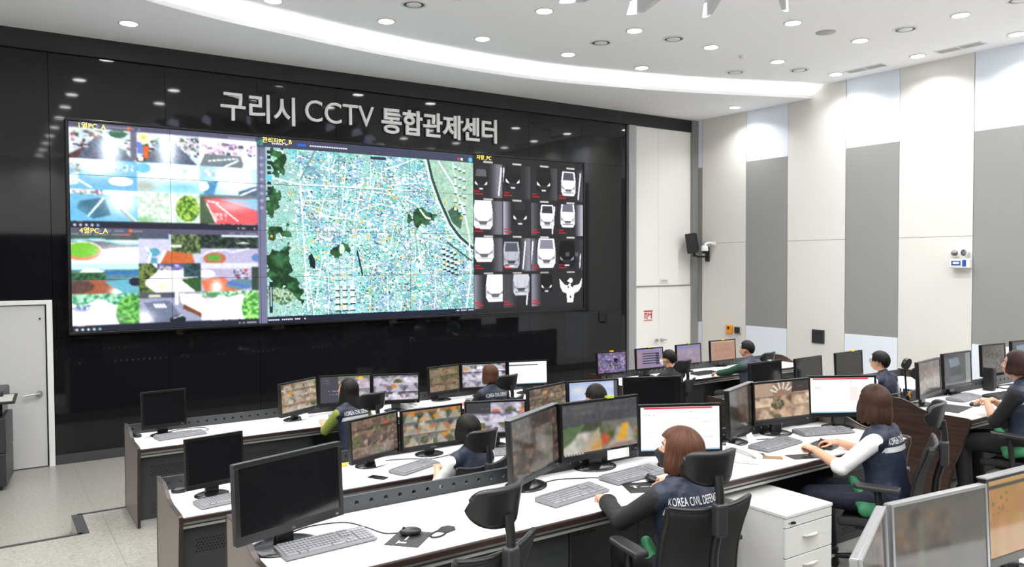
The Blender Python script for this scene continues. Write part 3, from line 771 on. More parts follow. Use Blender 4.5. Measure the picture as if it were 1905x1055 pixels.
cv.rect(267, 58, 275, 66, (.35, .75, .9)).rect(269, 224, 274, 272, (.08, .14, .25)).rect(271, 232, 272, 262, (.9, .95, 1)).marks(276, 8, 8, (.9, .9, .95), 3, 2).rect(316, 6, 330, 10, (.15, .38, .8)).marks(336, 7, 16, (.9, .9, .95), 4, 2).rect(608, 7, 611, 12, (.9, .2, .2)).rect(614, 8, 618, 12, (1, 1, 1)).ell(634, 10, 4, 4, (.3, .75, .9)).rect(440, 17, 468, 22, (.15, .18, .3)).marks(267, 282, 20, (.9, .9, .95), 3, 2).marks(604, 280, 12, (.9, .9, .95), 3, 2)
cv.ell(258, 9, 4, 4, (.2, .7, .6)).ell(258, 9, 2, 2, (.24, .25, .34))
# parked cars seen by night cameras
def car(p, cx, cy, s, body, glass, lamp=(1, 1, 1), plate=(.85, .85, .9)):
    p.poly([(cx-15*s, cy-24*s), (cx+15*s, cy-24*s), (cx+18*s, cy-4*s), (cx+18*s, cy+15*s), (cx+13*s, cy+23*s), (cx-13*s, cy+23*s), (cx-18*s, cy+15*s), (cx-18*s, cy-4*s)], body)
    p.poly([(cx-12*s, cy-22*s), (cx+12*s, cy-22*s), (cx+14*s, cy-7*s), (cx-14*s, cy-7*s)], glass)
    for sg in (-1, 1): p.poly([(cx+sg*17*s, cy+2*s), (cx+sg*16.5*s, cy+9*s), (cx+sg*8*s, cy+12*s), (cx+sg*9*s, cy+9*s)], lamp)
    dk = tuple(x*.35 for x in body) if sum(body) > 1 else (.16, .16, .17)
    sh_ = tuple(x*.72 for x in body)
    for sg in (-1, 1): p.poly([(cx+sg*18*s, cy-4*s), (cx+sg*15.5*s, cy-2*s), (cx+sg*15.5*s, cy+14*s), (cx+sg*18*s, cy+15*s)], sh_); p.line([(cx+sg*9*s, cy-6*s), (cx+sg*7*s, cy+9*s)], .8, sh_)
    p.line([(cx-13*s, cy+17*s), (cx+13*s, cy+17*s)], 1.2, dk); p.poly([(cx-9*s, cy+10*s), (cx+9*s, cy+10*s), (cx+6*s, cy+15.5*s), (cx-6*s, cy+15.5*s)], dk)
    p.rect(cx-7*s, cy+12*s, cx+7*s, cy+15*s, dk).rect(cx-5*s, cy+18*s, cx+5*s, cy+21*s, plate)
WH, BK, GY = (1.05, 1.05, 1.1), (.07, .07, .075), (.6, .6, .64)
cars = [[(16, 30, .85, (.1, .1, .11), (.35, .35, .37)), (22, 22, 1, BK, (.1, .1, .1)), (30, 24, 1, BK, (.09, .09, .09)), (26, 28, 1, WH, (.3, .3, .34))],
        [(20, 26, 1.15, WH, (.9, .9, .95)), (38, 22, .95, (.1, .1, .11), (.16, .16, .17)), (38, 26, .95, WH, (.2, .2, .22)), (24, 22, 1, WH, (.4, .4, .45))],
        [(22, 18, 1.15, WH, WH), (18, 32, 1.05, (.68, .69, .74), (.3, .32, .35)), (36, 28, 1.2, WH, (.5, .5, .56)), (22, 30, 1.1, (.02, .02, .02), (.02, .02, .02))],
        [(46, 24, 1.15, WH, WH), (40, 16, 1.05, (.75, .76, .8), (.75, .76, .8)), (36, 18, .8, (.06, .06, .06), (.06, .06, .06)), None]]
cv.rect(640, 0, 896, 288, (.13, .12, .13))
for r_ in range(4):
    for c_ in range(4):
        p = Pic(62, 62, (.14, .14, .15), 100+r_*4+c_)
        ext = [(44, .42), (56, .2), (52, .2), (54, .2), (44, .4), (8, .75), (8, .3), (52, .75), (48, .32), (48, .5), (8, .4), (56, .15), (10, .5), (20, .16), (12, .5), (0, .1)][r_*4+c_]
        sgn = 1 if ext[0] > 30 else -1
        f_ = np.clip((p.xx-ext[0])*sgn/18+.6, 0, 1)[..., None]*ext[1]
        if (r_, c_) != (3, 3): p.a += f_*np.array((.95, .95, 1.05))*.75
        k = cars[r_][c_]
        if (r_, c_) in ((0, 0), (0, 1), (0, 3), (1, 2), (2, 1), (2, 2), (3, 1)):
            x = {(0, 0): 60, (0, 1): 2, (0, 3): 56, (1, 2): 56, (2, 1): 50, (2, 2): 4, (3, 1): 58}[(r_, c_)]; p.line([(x, 6), (x-6, 58)], 3, (.95, .95, 1))
        if k:
            lamp = (1, 1, 1) if sum(k[3]) < 1 and (r_, c_) != (2, 3) else (.55, .55, .6)
            car(p, k[0], k[1], k[2], k[3], k[4], lamp)
            if (r_, c_) == (2, 3): p.rect(18, 26, 28, 34, (.3, .3, .3)).rect(42, 26, 50, 34, (.35, .35, .35)).line([(56, 30), (54, 56)], 2.5, (.9, .9, .95))
        else:   # white bird badge with raised wings
            wg = [(4, 10), (12, 20), (20, 24), (25, 22), (27, 28), (25, 40), (21, 57), (33, 57), (37, 40)]
            p.poly([(3, 10), (16, 22), (25, 24), (26, 20), (31, 20), (31, 26), (40, 24), (52, 22), (60, 9), (58, 26), (50, 36), (40, 39), (37, 57), (22, 57), (21, 39), (11, 36), (5, 25)], (1, 1, 1)).ell(31, 14, 5, 5, (1, 1, 1)).poly([(26, 12), (22, 16), (28, 17)], (1, 1, 1)).ell(25, 27, 1.6, 1.6, (.13, .13, .13)).ell(36, 26, 1.6, 1.6, (.13, .13, .13)).poly([(28, 45), (30, 43), (32, 45), (34, 44), (31, 50)], (.13, .13, .13))
        if k: p.rect(2, 50, 13, 52, (.85, .1, .13)).rect(2, 55, 20, 57, (.85, .1, .13)).marks(3, 51, 5, (.4, .1, .12), 2, 1).marks(3, 56, 8, (.4, .1, .12), 2, 1)
        p.grain(.035, 1.5)
        cv.paste(p, 640+c_*64+1, 14+r_*68)
        cv.rect(640+c_*64+22, 10+r_*68, 640+c_*64+42, 13+r_*68, (.88, .87, .85)).marks(640+c_*64+23, 11+r_*68, 9, (.4, .4, .4), 2, 1)
k_ = cv.a.copy(); cv.blur(1, 1); cv.a[:, 640:] = cv.a[:, 640:]*.5+k_[:, 640:]*.5; cv.a += (cv.rng.rand(CH, CW, 1)-.5)*.05; cv.a[:, 266:640] = k_[:, 266:640]
for j in range(4):
    for i in range(7):
        q = .0025
        pic_grid('display_panel', cv.a[j*72:(j+1)*72, i*128:(i+1)*128], -bx+i*PW+q, -bx+(i+1)*PW-q, (3-j)*PH+q, (4-j)*PH-q, -.09, 'wall_screen', vw)
MB().b2(-bx, bx, -.088, 0, 0, 4*PH).build('backing', 'black_matte', vw)
for txt, x, z in (('1열PC_A', 1.02, 4.27), ('4열PC_A', 1.02, 2.945), ('관리자PC_B', 3.33, 4.275), ('차량_PC', 6.9, 4.28)):
    text_obj('yellow_caption', txt, .085, Matrix.Translation((x-(VX0+bx), -.094, z-VZ0-.03))@XZ, 'yellow_text', vw, .0005, 'LEFT')

# ------------------------------------------------------------------ lettering above the screen
sg = thing('wall_lettering', 'large white Korean sign lettering with CCTV on the black wall above the screen', 'sign', (5.05, 0, 4.56))
def sign(txt, x0, x1, z0, z1, bo=.012):
    me = text_mesh(txt, 1.0, 0, 'LEFT', 4, bo); co = np.array([v.co[:] for v in me.vertices]); bpy.data.meshes.remove(me)
    lo, hi = co.min(0), co.max(0); sx = (x1-x0)/(hi[0]-lo[0]); sz = (z1-z0)/(hi[1]-lo[1])
    for k, ch in enumerate(txt):      # every letter is a part
        pre = text_mesh(txt[:k+1], 1.0, 0, 'LEFT', 4, bo); right = max(v.co.x for v in pre.vertices); bpy.data.meshes.remove(pre)
        one = text_mesh(ch, 1.0, .018/sx, 'LEFT', 4, bo); c3 = np.array([v.co[:] for v in one.vertices])
        left = right-(c3[:, 0].max()-c3[:, 0].min())
        Mx = Matrix.Translation((x0-5.05+(left-lo[0])*sx, -.03, z0-4.56+(c3[:, 1].min()-lo[1])*sz))@XZ@Matrix.Diagonal((sx, sz, sx, 1))@Matrix.Translation((-c3[:, 0].min(), -c3[:, 1].min(), 0))
        one.transform(Mx); one.materials.clear(); one.materials.append(MATS['letter']); one.name = 'letter'
        o = bpy.data.objects.new('letter', one); COL.objects.link(o); o.parent = sg
sign('구리시', 2.78, 3.83, 4.535, 4.945)
sign('CCTV', 3.985, 5.075, 4.63, 4.945, .0)
sign('통합관제센터', 5.205, 7.345, 4.56, 4.965, .022)

# things on the walls
o = thing('wall_vent', 'small dark square vent on the black wall right of the screen', 'vent', (9.73, -.002, 1.487))
MB().b2(-.075, .075, -.012, 0, -.09, .09).build('frame', 'black_plastic', o, bevel=.004); v = MB()
for k in range(6): v.b2(-.062, .062, -.02, -.01, -.075+k*.027, -.06+k*.027)
v.build('louvres', 'monitor_black', o)
o = thing('square_vent', 'dark grey square vent with louvres on the white part of the right wall', 'vent', (XW-.004, -2.92, 1.19))
MB().b2(-.02, 0, -.125, .125, -.12, .12).build('frame', 'dark_base', o, bevel=.005); v = MB()
for k in range(9): v.b2(-.026, -.012, -.105, .105, -.103+k*.0235, -.09+k*.0235)
v.build('louvres', 'desk_dark', o)
o = thing('warning_sign', 'small white square sign with red marks on the closet door', 'sign', (10.90, -.034, 1.457))
MB().b2(-.13, .13, -.003, 0, -.11, .11).build('plate', 'paper', o)
v = MB().b2(-.12, .12, -.005, -.002, .075, .1).b2(-.1, -.075, -.005, -.002, -.06, .06).b2(-.1, -.03, -.005, -.002, .035, .055).b2(-.045, -.02, -.005, -.002, -.07, .05).b2(.0, .025, -.005, -.002, -.02, .06).b2(.025, .09, -.005, -.002, .01, .03).b2(.07, .1, -.005, -.002, -.06, .06).b2(-.11, .11, -.005, -.002, -.1, -.085)
v.build('red_marks', 'red', o)
o = thing('name_plate', 'small pale label plate above the closet doors', 'sign', (11.34, -.022, 2.137))
MB().b2(-.11, .11, -.012, 0, -.04, .04).build('plate', 'white_metal', o, bevel=.003); MB().b2(-.08, .08, -.014, -.011, -.012, .012).build('print', 'vent_grey', o)
o = thing('orange_call_box', 'orange box mounted on the white wall above the far desk', 'alarm box', (XW-.004, -.94, 1.18))
MB().b2(-.05, 0, -.075, .075, -.085, .085).build('body', 'orange', o, bevel=.008); MB().b2(-.055, -.048, -.02, .03, -.0, .055).build('mark', 'desk_edge', o)
o = thing('access_reader', 'small black and white reader box right of the orange box', 'reader', (XW-.004, -1.145, 1.178))
MB().b2(-.035, 0, -.08, .08, -.075, .075).build('back_plate', 'vent_grey', o, bevel=.01); MB().b2(-.055, -.034, -.065, .065, -.06, .06).build('front_cover', 'black_plastic', o, bevel=.012); MB().cyl((-.055, 0, .01), (-.06, 0, .01), .02).build('lens', 'monitor_grey', o)
# loudspeaker on a bracket
o = thing('wall_loudspeaker', 'black box loudspeaker on a bracket at the corner of the right wall', 'speaker', (XW-.005, -.36, 2.72))
MB().b2(-.03, 0, -.05, .05, -.2, .1).build('wall_plate', 'black_plastic', o, bevel=.006)
MB().tube([(-.02, 0, -.1), (-.28, .02, -.1), (-.34, .06, -.06)], .02).cyl((-.34, .06, -.1), (-.34, .06, 0), .028).build('bracket_arm', 'black_plastic', o)
Mx = Matrix.Translation((-.36, .1, .17))@Matrix.Rotation(R(35), 4, 'Z')@Matrix.Rotation(R(-8), 4, 'X')
MB().box(0, 0, 0, .25, .2, .40, M=Mx).build('cabinet', 'black_plastic', o, bevel=.012)
MB().box(0, -.104, .015, .23, .012, .35, M=Mx).build('grille', 'speaker_cloth', o, bevel=.004); MB().box(.0, -.112, -.15, .03, .004, .03, M=Mx).build('badge', 'bezel_silver', o)
# dome camera
o = thing('dome_camera', 'white dome security camera on a curved arm beside the loudspeaker', 'camera', (XW-.005, -.52, 2.82))
MB().cyl((0, 0, .06), (-.03, 0, .06), .05).build('wall_flange', 'white_metal', o)
MB().tube([(-.02, 0, .06), (-.1, .0, .075), (-.18, .03, .07), (-.22, .05, .03)], .026).build('arm', 'white_metal', o)
MB().lathe((-.22, .05, 0), [(.03, .03), (.065, .01), (.075, -.05), (.07, -.085)], 24).build('housing', 'white_metal', o); MB().lathe((-.22, .05, 0), [(.058, -.085), (.055, -.115), (.03, -.14), (.001, -.145)], 24).build('dome', 'monitor_grey', o)
# emergency light
o = thing('emergency_light', 'white twin head emergency light with blue label on the right wall', 'emergency light', (XW-.004, -5.37, 2.49))
MB().b2(-.1, 0, -.145, .145, -.075, .065).build('battery_box', 'white_metal', o, bevel=.012)
MB().b2(-.104, -.098, -.02, .115, -.035, .035).b2(-.104, -.098, -.1, -.045, -.05, .05).build('blue_label', 'blue_label', o); MB().b2(-.106, -.102, .0, .09, -.012, .018).build('label_text', 'print_white', o)
for y, a in ((.1, 40), (-.07, -12)):
    L = MB().cyl((-.05, y, .06), (-.05, y, .11), .012)
    Mx = Matrix.Translation((-.06, y, .155))@Matrix.Rotation(R(a), 4, 'Z')@Matrix.Rotation(R(-90), 4, 'Y')
    h = L.build('lamp_arm', 'white_metal', o); l = MB(); l.lathe((0, 0, 0), [(.03, -.05), (.05, -.03), (.058, .03), (.056, .04)], 20); l.v = [tuple(Mx@Vector(p)) for p in l.v]
    l.build('lamp_head', 'white_metal', h); l = MB(); l.lathe((0, 0, 0), [(.05, .041), (.03, .043), (.001, .044)], 20); l.v = [tuple(Mx@Vector(p)) for p in l.v]; l.build('lens', 'chrome', h)
# ------------------------------------------------------------------ desks
def hole_strip(mb, x0, x1, z0, z1, y0, y1, pitch, r):
    """plate standing in XZ with a row of real round holes"""
    n = max(1, int((x1-x0)/pitch)); p = (x1-x0)/n; N = 12
    for k in range(n):
        a = x0+k*p; b = a+p; cx = (a+b)/2; cz = (z0+z1)/2; vs = []
        for y in (y0, y1):
            for i in range(N):
                t = 2*math.pi*(i+.5)/N; vs.append((cx+r*math.cos(t), y, cz+r*math.sin(t)))
            for i in range(N):
                t = 2*math.pi*(i+.5)/N; q = max(abs(math.cos(t)), abs(math.sin(t)))
                vs.append((cx+p/2*max(-1, min(1, math.cos(t)/q)), y, cz+(z1-z0)/2*max(-1, min(1, math.sin(t)/q))))
        # square corners exact
        for o in (N, 3*N):
            for i in range(N):
                x, y, z = vs[o+i]
                if abs(abs(x-cx)-p/2) < p*.02 and abs(abs(z-cz)-(z1-z0)/2) > 1e-6: pass
        fs = []
        for i in range(N):
            j = (i+1) % N
            fs += [(i, j, N+j, N+i), (2*N+i, 3*N+i, 3*N+j, 2*N+j), (i, 2*N+i, 2*N+j, j)]
        mb.add(vs, fs)
        for (cxx, czz, s1, s2) in ((a, z0, 1, 1), (b, z0, -1, 1), (a, z1, 1, -1), (b, z1, -1, -1)):   # corner fill
            for y in (y0, y1):
                # neighbours of the corner on the outer ring
                cand = sorted(range(N), key=lambda i: (vs[N+i][0]-cxx)**2+(vs[N+i][2]-czz)**2)[:2]
                A, B = vs[N+cand[0]], vs[N+cand[1]]
                mb.add([(cxx, y, czz), (A[0], y, A[2]), (B[0], y, B[2])], [(0, 1, 2)])

def side_panel(D, zt, rise, inset):
    pr = [(inset, 0), (inset*.97, .16), (inset*.72, .34), (inset*.3, .52), (.006, .64), (-.012, zt-.03), (-.008, zt+.006), (.01, zt+.012), (D*.38, zt+.014), (D*.50, zt+.03), (D*.62, zt+rise*.75), (D*.74, zt+rise), (D+.012, zt+rise), (D+.02, zt+rise-.01), (D+.02, 0)]
    return pr

def control_desk(label, x0, x1, yf, D, zf, bays, endmat, inset, rise=.10, zt=.73, group='control desks in rows facing the screen', right_end=True):
    L = x1-x0
    t = thing('control_desk', label, 'desk', (x0, yf, zf), 0, group)
    MB().b2(.022, L-.022, .012, D-.03, zt-.028, zt).build('worktop', 'desk_white', t, bevel=.003)
    MB().b2(.022, L-.022, -.006, .014, zt-.034, zt-.001).build('front_edge', 'desk_edge', t, bevel=.006)
    MB().b2(.022, L-.022, .03, .05, zt-.085, zt-.036).build('front_rail', 'alu', t, bevel=.003)
    MB().b2(.022, L-.022, .026, .03, zt-.066, zt-.058).build('rail_groove', 'desk_dark', t)
    pr = side_panel(D, zt, rise, inset)
    for xa, xb, flip in ((-.004, .022, 0), (L-.022, L+.004, 1)):
        if flip and not right_end: continue
        p = MB(); p.m(0).prism(pr, xa+.003, xb-.003, 'x')
        cy = sum(q[0] for q in pr)/len(pr); 
        e = MB(); n = len(pr); vs = []
        for i, (y, z) in enumerate(pr): # solid edging strip around the outline
            y0, z0 = pr[i-1]; y1, z1 = pr[(i+1) % n]; nx, nz = (z1-z0), -(y1-y0); l = math.hypot(nx, nz) or 1
            ox, oz = y+nx/l*.0025, z+nz/l*.0025
            vs += [(xa, ox, oz), (xb, ox, oz), (xb, y-nx/l*.004, z-nz/l*.004), (xa, y-nx/l*.004, z-nz/l*.004)]
        fs = []
        for i in range(n-1):
            a, b = 4*i, 4*i+4
            fs += [(a, a+1, b+1, b), (a+1, a+2, b+2, b+1), (a+2, a+3, b+3, b+2), (a+3, a, b, b+3)]
        e.add(vs, fs)
        pn = p.build('side_panel', endmat, t); e.build('edging', 'desk_edge', pn)
    b = MB(); b.b2(.022, L-.022, D-.028, D-.012, .06, zt+.012)
    hole_strip(b, .022, L-.022, zt+.012, zt+rise-.012, D-.028, D-.012, .085, .0125)
    b.b2(.022, L-.022, D-.03, D-.01, zt+rise-.014, zt+rise-.004)
    b.build('back_panel', 'desk_steel', t)
    MB().b2(.022, L-.022, .10, .12, 0, .06).build('plinth', 'alu', t)
    for (a, c, sb) in bays:
        d = MB(); d.m(0).b2(a+.002, c-.002, sb, sb+.02, .062, zt-.088); d.m(1)
        w = c-a; nx = int(min(16, (w-.18)/.022))
        for z0 in (zt-.27, .12):
            for r_ in range(5):
                for k in range(nx):
                    x = a+.1+k*.022+(r_ % 2)*.011; z = z0+r_*.02
                    d.add([(x+.0068*math.cos(q*math.pi/3), sb-.0006, z+.0068*math.sin(q*math.pi/3)) for q in range(6)], [tuple(range(6))])
        d.build('perforated_door', ['desk_dark', 'hole'], t)
    # dividers between set back knee bays
    for i in range(len(bays)-1):
        a = bays[i][1]
        if abs(bays[i][2]-bays[i+1][2]) > .1: MB().b2(a-.009, a+.009, .09, .5, .06, zt-.09).build('bay_divider', 'desk_dark', t)
    return t
def bays(L, knees, n=None, w=.82):
    out = []; x = .022; k = 0
    n = max(1, round((L-.044)/w)); w = (L-.044)/n
    for i in range(n):
        out.append((x, x+w, .40 if i in knees else .09)); x += w
    return out
control_desk('white topped control desk in the front row, left section before the video wall', 1.115, 6.0, -3.73, .76, ZP, bays(4.885, (2, 4)), 'walnut_sheen', .06)
control_desk('white topped control desk in the second row, left section', 1.03, 6.0, -5.95, .77, ZP, bays(4.97, (2, 4)), 'walnut_sheen', .06)
control_desk('nearest large white control desk, left of the aisle, with the big blank monitor', .97, 5.7, -8.21, .78, ZT, bays(4.73, (2, 3, 4)), 'walnut_sheen', .08, .09)
control_desk('white topped control desk with walnut ends below the closet doors, front row right section', 6.95, 10.9, -3.73, .76, ZP, bays(3.95, (0, 2)), 'walnut', .14)
control_desk('white topped control desk with walnut ends in the second row right section', 6.9, 10.9, -5.95, .77, ZP, bays(4.0, (2,)), 'walnut', .14)
control_desk('white topped control desk with dark walnut side panel right of the aisle', 6.7, 10.9, -8.15, .78, ZT, bays(4.2, (0, 1)), 'walnut', .16)
control_desk('white topped control desk at the bottom right corner nearest the camera', 1.6, 6.0, -10.46, .78, ZT, bays(4.4, (1, 3)), 'walnut_sheen', .08, .09)
ZA, ZD = ZP+.73, ZT+.73

# ------------------------------------------------------------------ screens of the desk monitors
BR = [(.42, .35, .30), (.50, .42, .36), (.56, .47, .40), (.33, .29, .26), (.44, .40, .37), (.62, .53, .46), (.46, .36, .29)]
ST = [(.50, .50, .47), (.62, .60, .56), (.36, .38, .34), (.75, .74, .70), (.30, .34, .24), (.70, .50, .34), (.46, .46, .48)]
PU = [(.62, .60, .66), (.75, .74, .80), (.45, .43, .50), (.88, .87, .92), (.36, .34, .40), (.62, .50, .56), (.50, .56, .46)]
def tile(w, h, pal, seed, warm=.2):
    p = Pic(w, h, pal[seed % len(pal)], seed); g = p.rng
    p.rect(0, 0, w, h*.3, np.array(pal[(seed+1) % len(pal)])*.9)
    for _ in range(7):
        c = np.array(pal[g.randint(len(pal))])*g.uniform(.75, 1.2)
        x, y = g.uniform(0, w), g.uniform(0, h*.8); a = g.uniform(-1, 1)
        p.poly([(x, y), (x+g.uniform(2, w*.5), y+a*3), (x+g.uniform(2, w*.5), y+g.uniform(2, h*.6)), (x-g.uniform(0, 4), y+g.uniform(2, h*.5))], c)
    p.poly([(w*g.uniform(.2, .5), h*.25), (w*g.uniform(.5, .8), h*.25), (w, h), (w*.1, h)], np.array(pal[3])*1.1, .55)
    if g.rand() < .5: p.line([(w*g.uniform(0, .4), h), (w*g.uniform(.4, 1), h*.2)], 1.2, np.array(pal[-2])*1.1, .6)
    if g.rand() < .25: p.bush(((p.xx-w*g.rand())/(w*.3))**2+((p.yy-h*g.rand())/(h*.35))**2 < 1, (.3, .32, .2), (.45, .46, .32), 2)
    if g.rand() < warm: p.ell(g.uniform(0, w), g.uniform(0, h), w*.2, h*.22, [(.86, .56, .18), (.78, .34, .22), (.85, .62, .3)][g.randint(3)], .9)
    for _ in range(2): p.ell(g.uniform(0, w), g.uniform(h*.3, h), 1.6, 1.1, np.array(pal[-2])*1.25, .7)
    return p.grain(.14, 2).blur(1)
def cctv(nx, ny, pal, seed, W=72, H=42, warm=.25, taskbar=True):
    p = Pic(W, H, (.2, .2, .21), seed); tw, th = W/nx, (H-(2 if taskbar else 0))/ny
    for i in range(nx):
        for j in range(ny):
            p.paste(tile(int(round((i+1)*tw))-int(round(i*tw)), int(round((j+1)*th))-int(round(j*th)), pal, seed*31+i*7+j, warm), round(i*tw), round(j*th))
    return p
def page(seed, W=84, H=50, red=True, rows=True):
    p = Pic(W, H, (1.0, 1.0, 1.0), seed)
    p.rect(0, 0, W, 1.2, (.86, .86, .86))
    if red: p.rect(4, 1, W-8, 3, (.83, .2, .26)).rect(W*.62, 6, W*.66, 7, (.95, .6, .6))
    if rows:
        for k in range(9):
            y = 14+k*3.4
            for x in (4, 22, 36, 50, 66):
                if p.rng.rand() < .8: p.rect(x, y, x+p.rng.uniform(6, 14), y+1.2, [(.93, .93, .84), (.95, .96, .86), (.86, .86, .9), (.96, .92, .9)][p.rng.randint(4)])
        p.marks(4, 9, 6, (.35, .35, .38), 2, 1)
    p.rect(0, H-2, W, H, (.55, .72, .82)); return p
def darkpanel(seed, W=84, H=48):
    p = Pic(W, H, (.31, .31, .32), seed); p.marks(3, 3, 14, (.5, .5, .5), 3, 1).marks(14, 9, 9, (.62, .62, .62), 2, 1).marks(54, 8, 9, (.6, .6, .6), 2, 1).rect(40, 0, 41, 20, (.25, .25, .26))
    for i in range(2): p.paste(tile(42, 27, ST, seed+i*3+1, .3), i*42, 20)
    p.poly([(0, 22), (26, 20), (8, 36), (0, 40)], (.36, .44, .30)).poly([(16, 46), (40, 24), (42, 46)], (.72, .66, .56)).poly([(34, 38), (42, 36), (42, 46), (30, 46)], (.8, .6, .34)).poly([(58, 40), (66, 24), (74, 24), (70, 40)], (.88, .66, .26)).poly([(44, 46), (60, 42), (84, 42), (84, 46)], (.6, .5, .45))
    p.grain(.1, 2).blur(1); p.rect(0, 46, W, 48, (.12, .12, .13)).marks(2, 46.5, 7, (.7, .7, .7), 3, 1); return p
def halfdark(seed, W=72, H=42):
    p = cctv(3, 3, PU, seed, W, H); p.rect(0, 0, W*.42, H*.34, (.27, .27, .28)).marks(18, 8, 5, (.5, .5, .5), 2, 1); return p
def listview(seed, W=72, H=42):
    p = cctv(3, 2, PU, seed, W, H); p.rect(0, 0, W*.36, H, (.30, .30, .33)).marks(3, 6, 5, (.6, .6, .62), 2, 1).marks(3, 10, 6, (.55, .55, .6), 2, 1).marks(12, 22, 8, (.85, .85, .87), 2, 1).marks(12, 27, 7, (.8, .8, .82), 2, 1).rect(0, H-2, W*.4, H, (.12, .13, .2)); p.ell(58, 4, 4, 2.5, (.95, .82, .2)); return p
def purple(seed, k):
    p = Pic(60, 40, (.47, .42, .56), seed)
    if k == 0: p.grain(.4, 3).clutter(10, 6, 56, 34, [(.58, .5, .68), (.36, .30, .44), (.7, .64, .78)], 60, 2, 6).rect(34, 12, 42, 20, (.12, .12, .22))
    if k == 1:
        p.rect(0, 0, 60, 40, (.60, .54, .66)).rect(0, 0, 10, 40, (.66, .56, .62)).rect(0, 0, 60, 4, (.56, .56, .74))
        for j in range(5): p.rect(14, 9+j*5, 52, 11+j*5, (.24, .22, .30)).rect(44, 9+j*5, 52, 13+j*5, (.2, .2, .27))
    if k == 2: p.rect(0, 0, 60, 40, (.62, .54, .62)).rect(0, 0, 60, 7, (.50, .50, .72)).clutter(10, 10, 48, 34, [(.72, .58, .60), (.56, .56, .70), (.66, .60, .68)], 30, 3, 9).grain(.05, 3)
    if k == 3:
        p.rect(0, 0, 60, 40, (.70, .54, .45)).rect(0, 0, 60, 3, (.82, .66, .56))
        for j in range(8): p.marks(8, 8+j*3.5, 14, (.58, .43, .36), 3, 1)
    return p.grain(.03, 2)
def cloudy(seed):
    p = Pic(72, 42, (.70, .76, .90), seed); p.glow(40, 26, 26, 9, (.95, .96, 1), .9).glow(14, 12, 12, 6, (.95, .93, .92), .8).glow(60, 8, 14, 7, (.86, .88, .97), .8).rect(66, 0, 72, 42, (.36, .36, .40)); return p.grain(.05, 6)
def carview(seed):
    p = Pic(60, 40, (.22, .23, .24), seed); p.rect(48, 0, 60, 40, (.50, .52, .54)).poly([(10, 6), (32, 5), (35, 15), (13, 17)], (.40, .46, .52)).rect(12, 18, 37, 28, (.16, .17, .18)).poly([(10, 29), (40, 28), (42, 33), (12, 35)], (.30, .32, .34)); return p.grain(.04, 2)
def dials(seed):
    p = Pic(60, 40, (.36, .34, .32), seed); p.clutter(4, 4, 56, 36, [(.30, .28, .26), (.44, .42, .39)], 40, 3, 8)
    for x, y in ((28, 22), (20, 32), (40, 32), (12, 12), (44, 12)): p.ell(x, y, 4, 4, (.24, .23, .22)).ell(x, y, 2, 2, (.50, .48, .44))
    return p.grain(.05, 2)
def mapbrown(seed):
    p = Pic(72, 42, (.66, .48, .25), seed); p.grain(.1, 6); p.rect(0, 3, 72, 5, (.2, .2, .2)).rect(0, 0, 72, 3, (.72, .56, .32)); p.clutter(46, 6, 70, 26, [(.30, .26, .14), (.42, .36, .18), (.56, .42, .2)], 90, 1, 3).clutter(2, 6, 20, 20, [(.42, .34, .18)], 14, 1, 2); return p
def stairs(seed, W=72, H=44):
    p = cctv(3, 3, [(.66, .55, .46), (.78, .66, .56), (.55, .45, .38), (.86, .76, .66), (.48, .40, .33), (.72, .58, .48)], seed, W, H, .05)
    p.rect(0, 0, 24, 16, (.72, .62, .54)); p.rect(24, 0, 48, 15, (.62, .5, .42))
    for k in range(6): p.line([(36+8*math.cos(R(200+k*26)), 13+5*math.sin(R(200+k*26))), (36+16*math.cos(R(200+k*26)), 13+13*math.sin(R(200+k*26)))], 2, (.92, .88, .84))
    p.rect(49, 0, W, 13, (.28, .25, .24)).marks(56, 6, 5, (.5, .48, .46), 2, 1); p.bush(((p.xx-30)/9)**2+((p.yy-26)/6)**2 < 1, (.28, .30, .2), (.6, .52, .42), 3); return p.grain(.05, 2)
def dull(seed, W=60, H=40): return cctv(3, 4, BR, seed, W, H, .08)
def dim(p, k): p.a *= k; return p
def glare(seed):  # screen reflection painted into the lit picture as dim grey tones
    p = Pic(72, 46, (.34, .33, .31), seed); p.paste(dim(cctv(2, 1, BR, seed, 40, 24, .0), .8), 2, 4); p.rect(42, 5, 70, 18, (.36, .34, .32)).rect(18, 10, 22, 40, (.38, .40, .32)).grain(.05, 5).blur(1, 2); return p

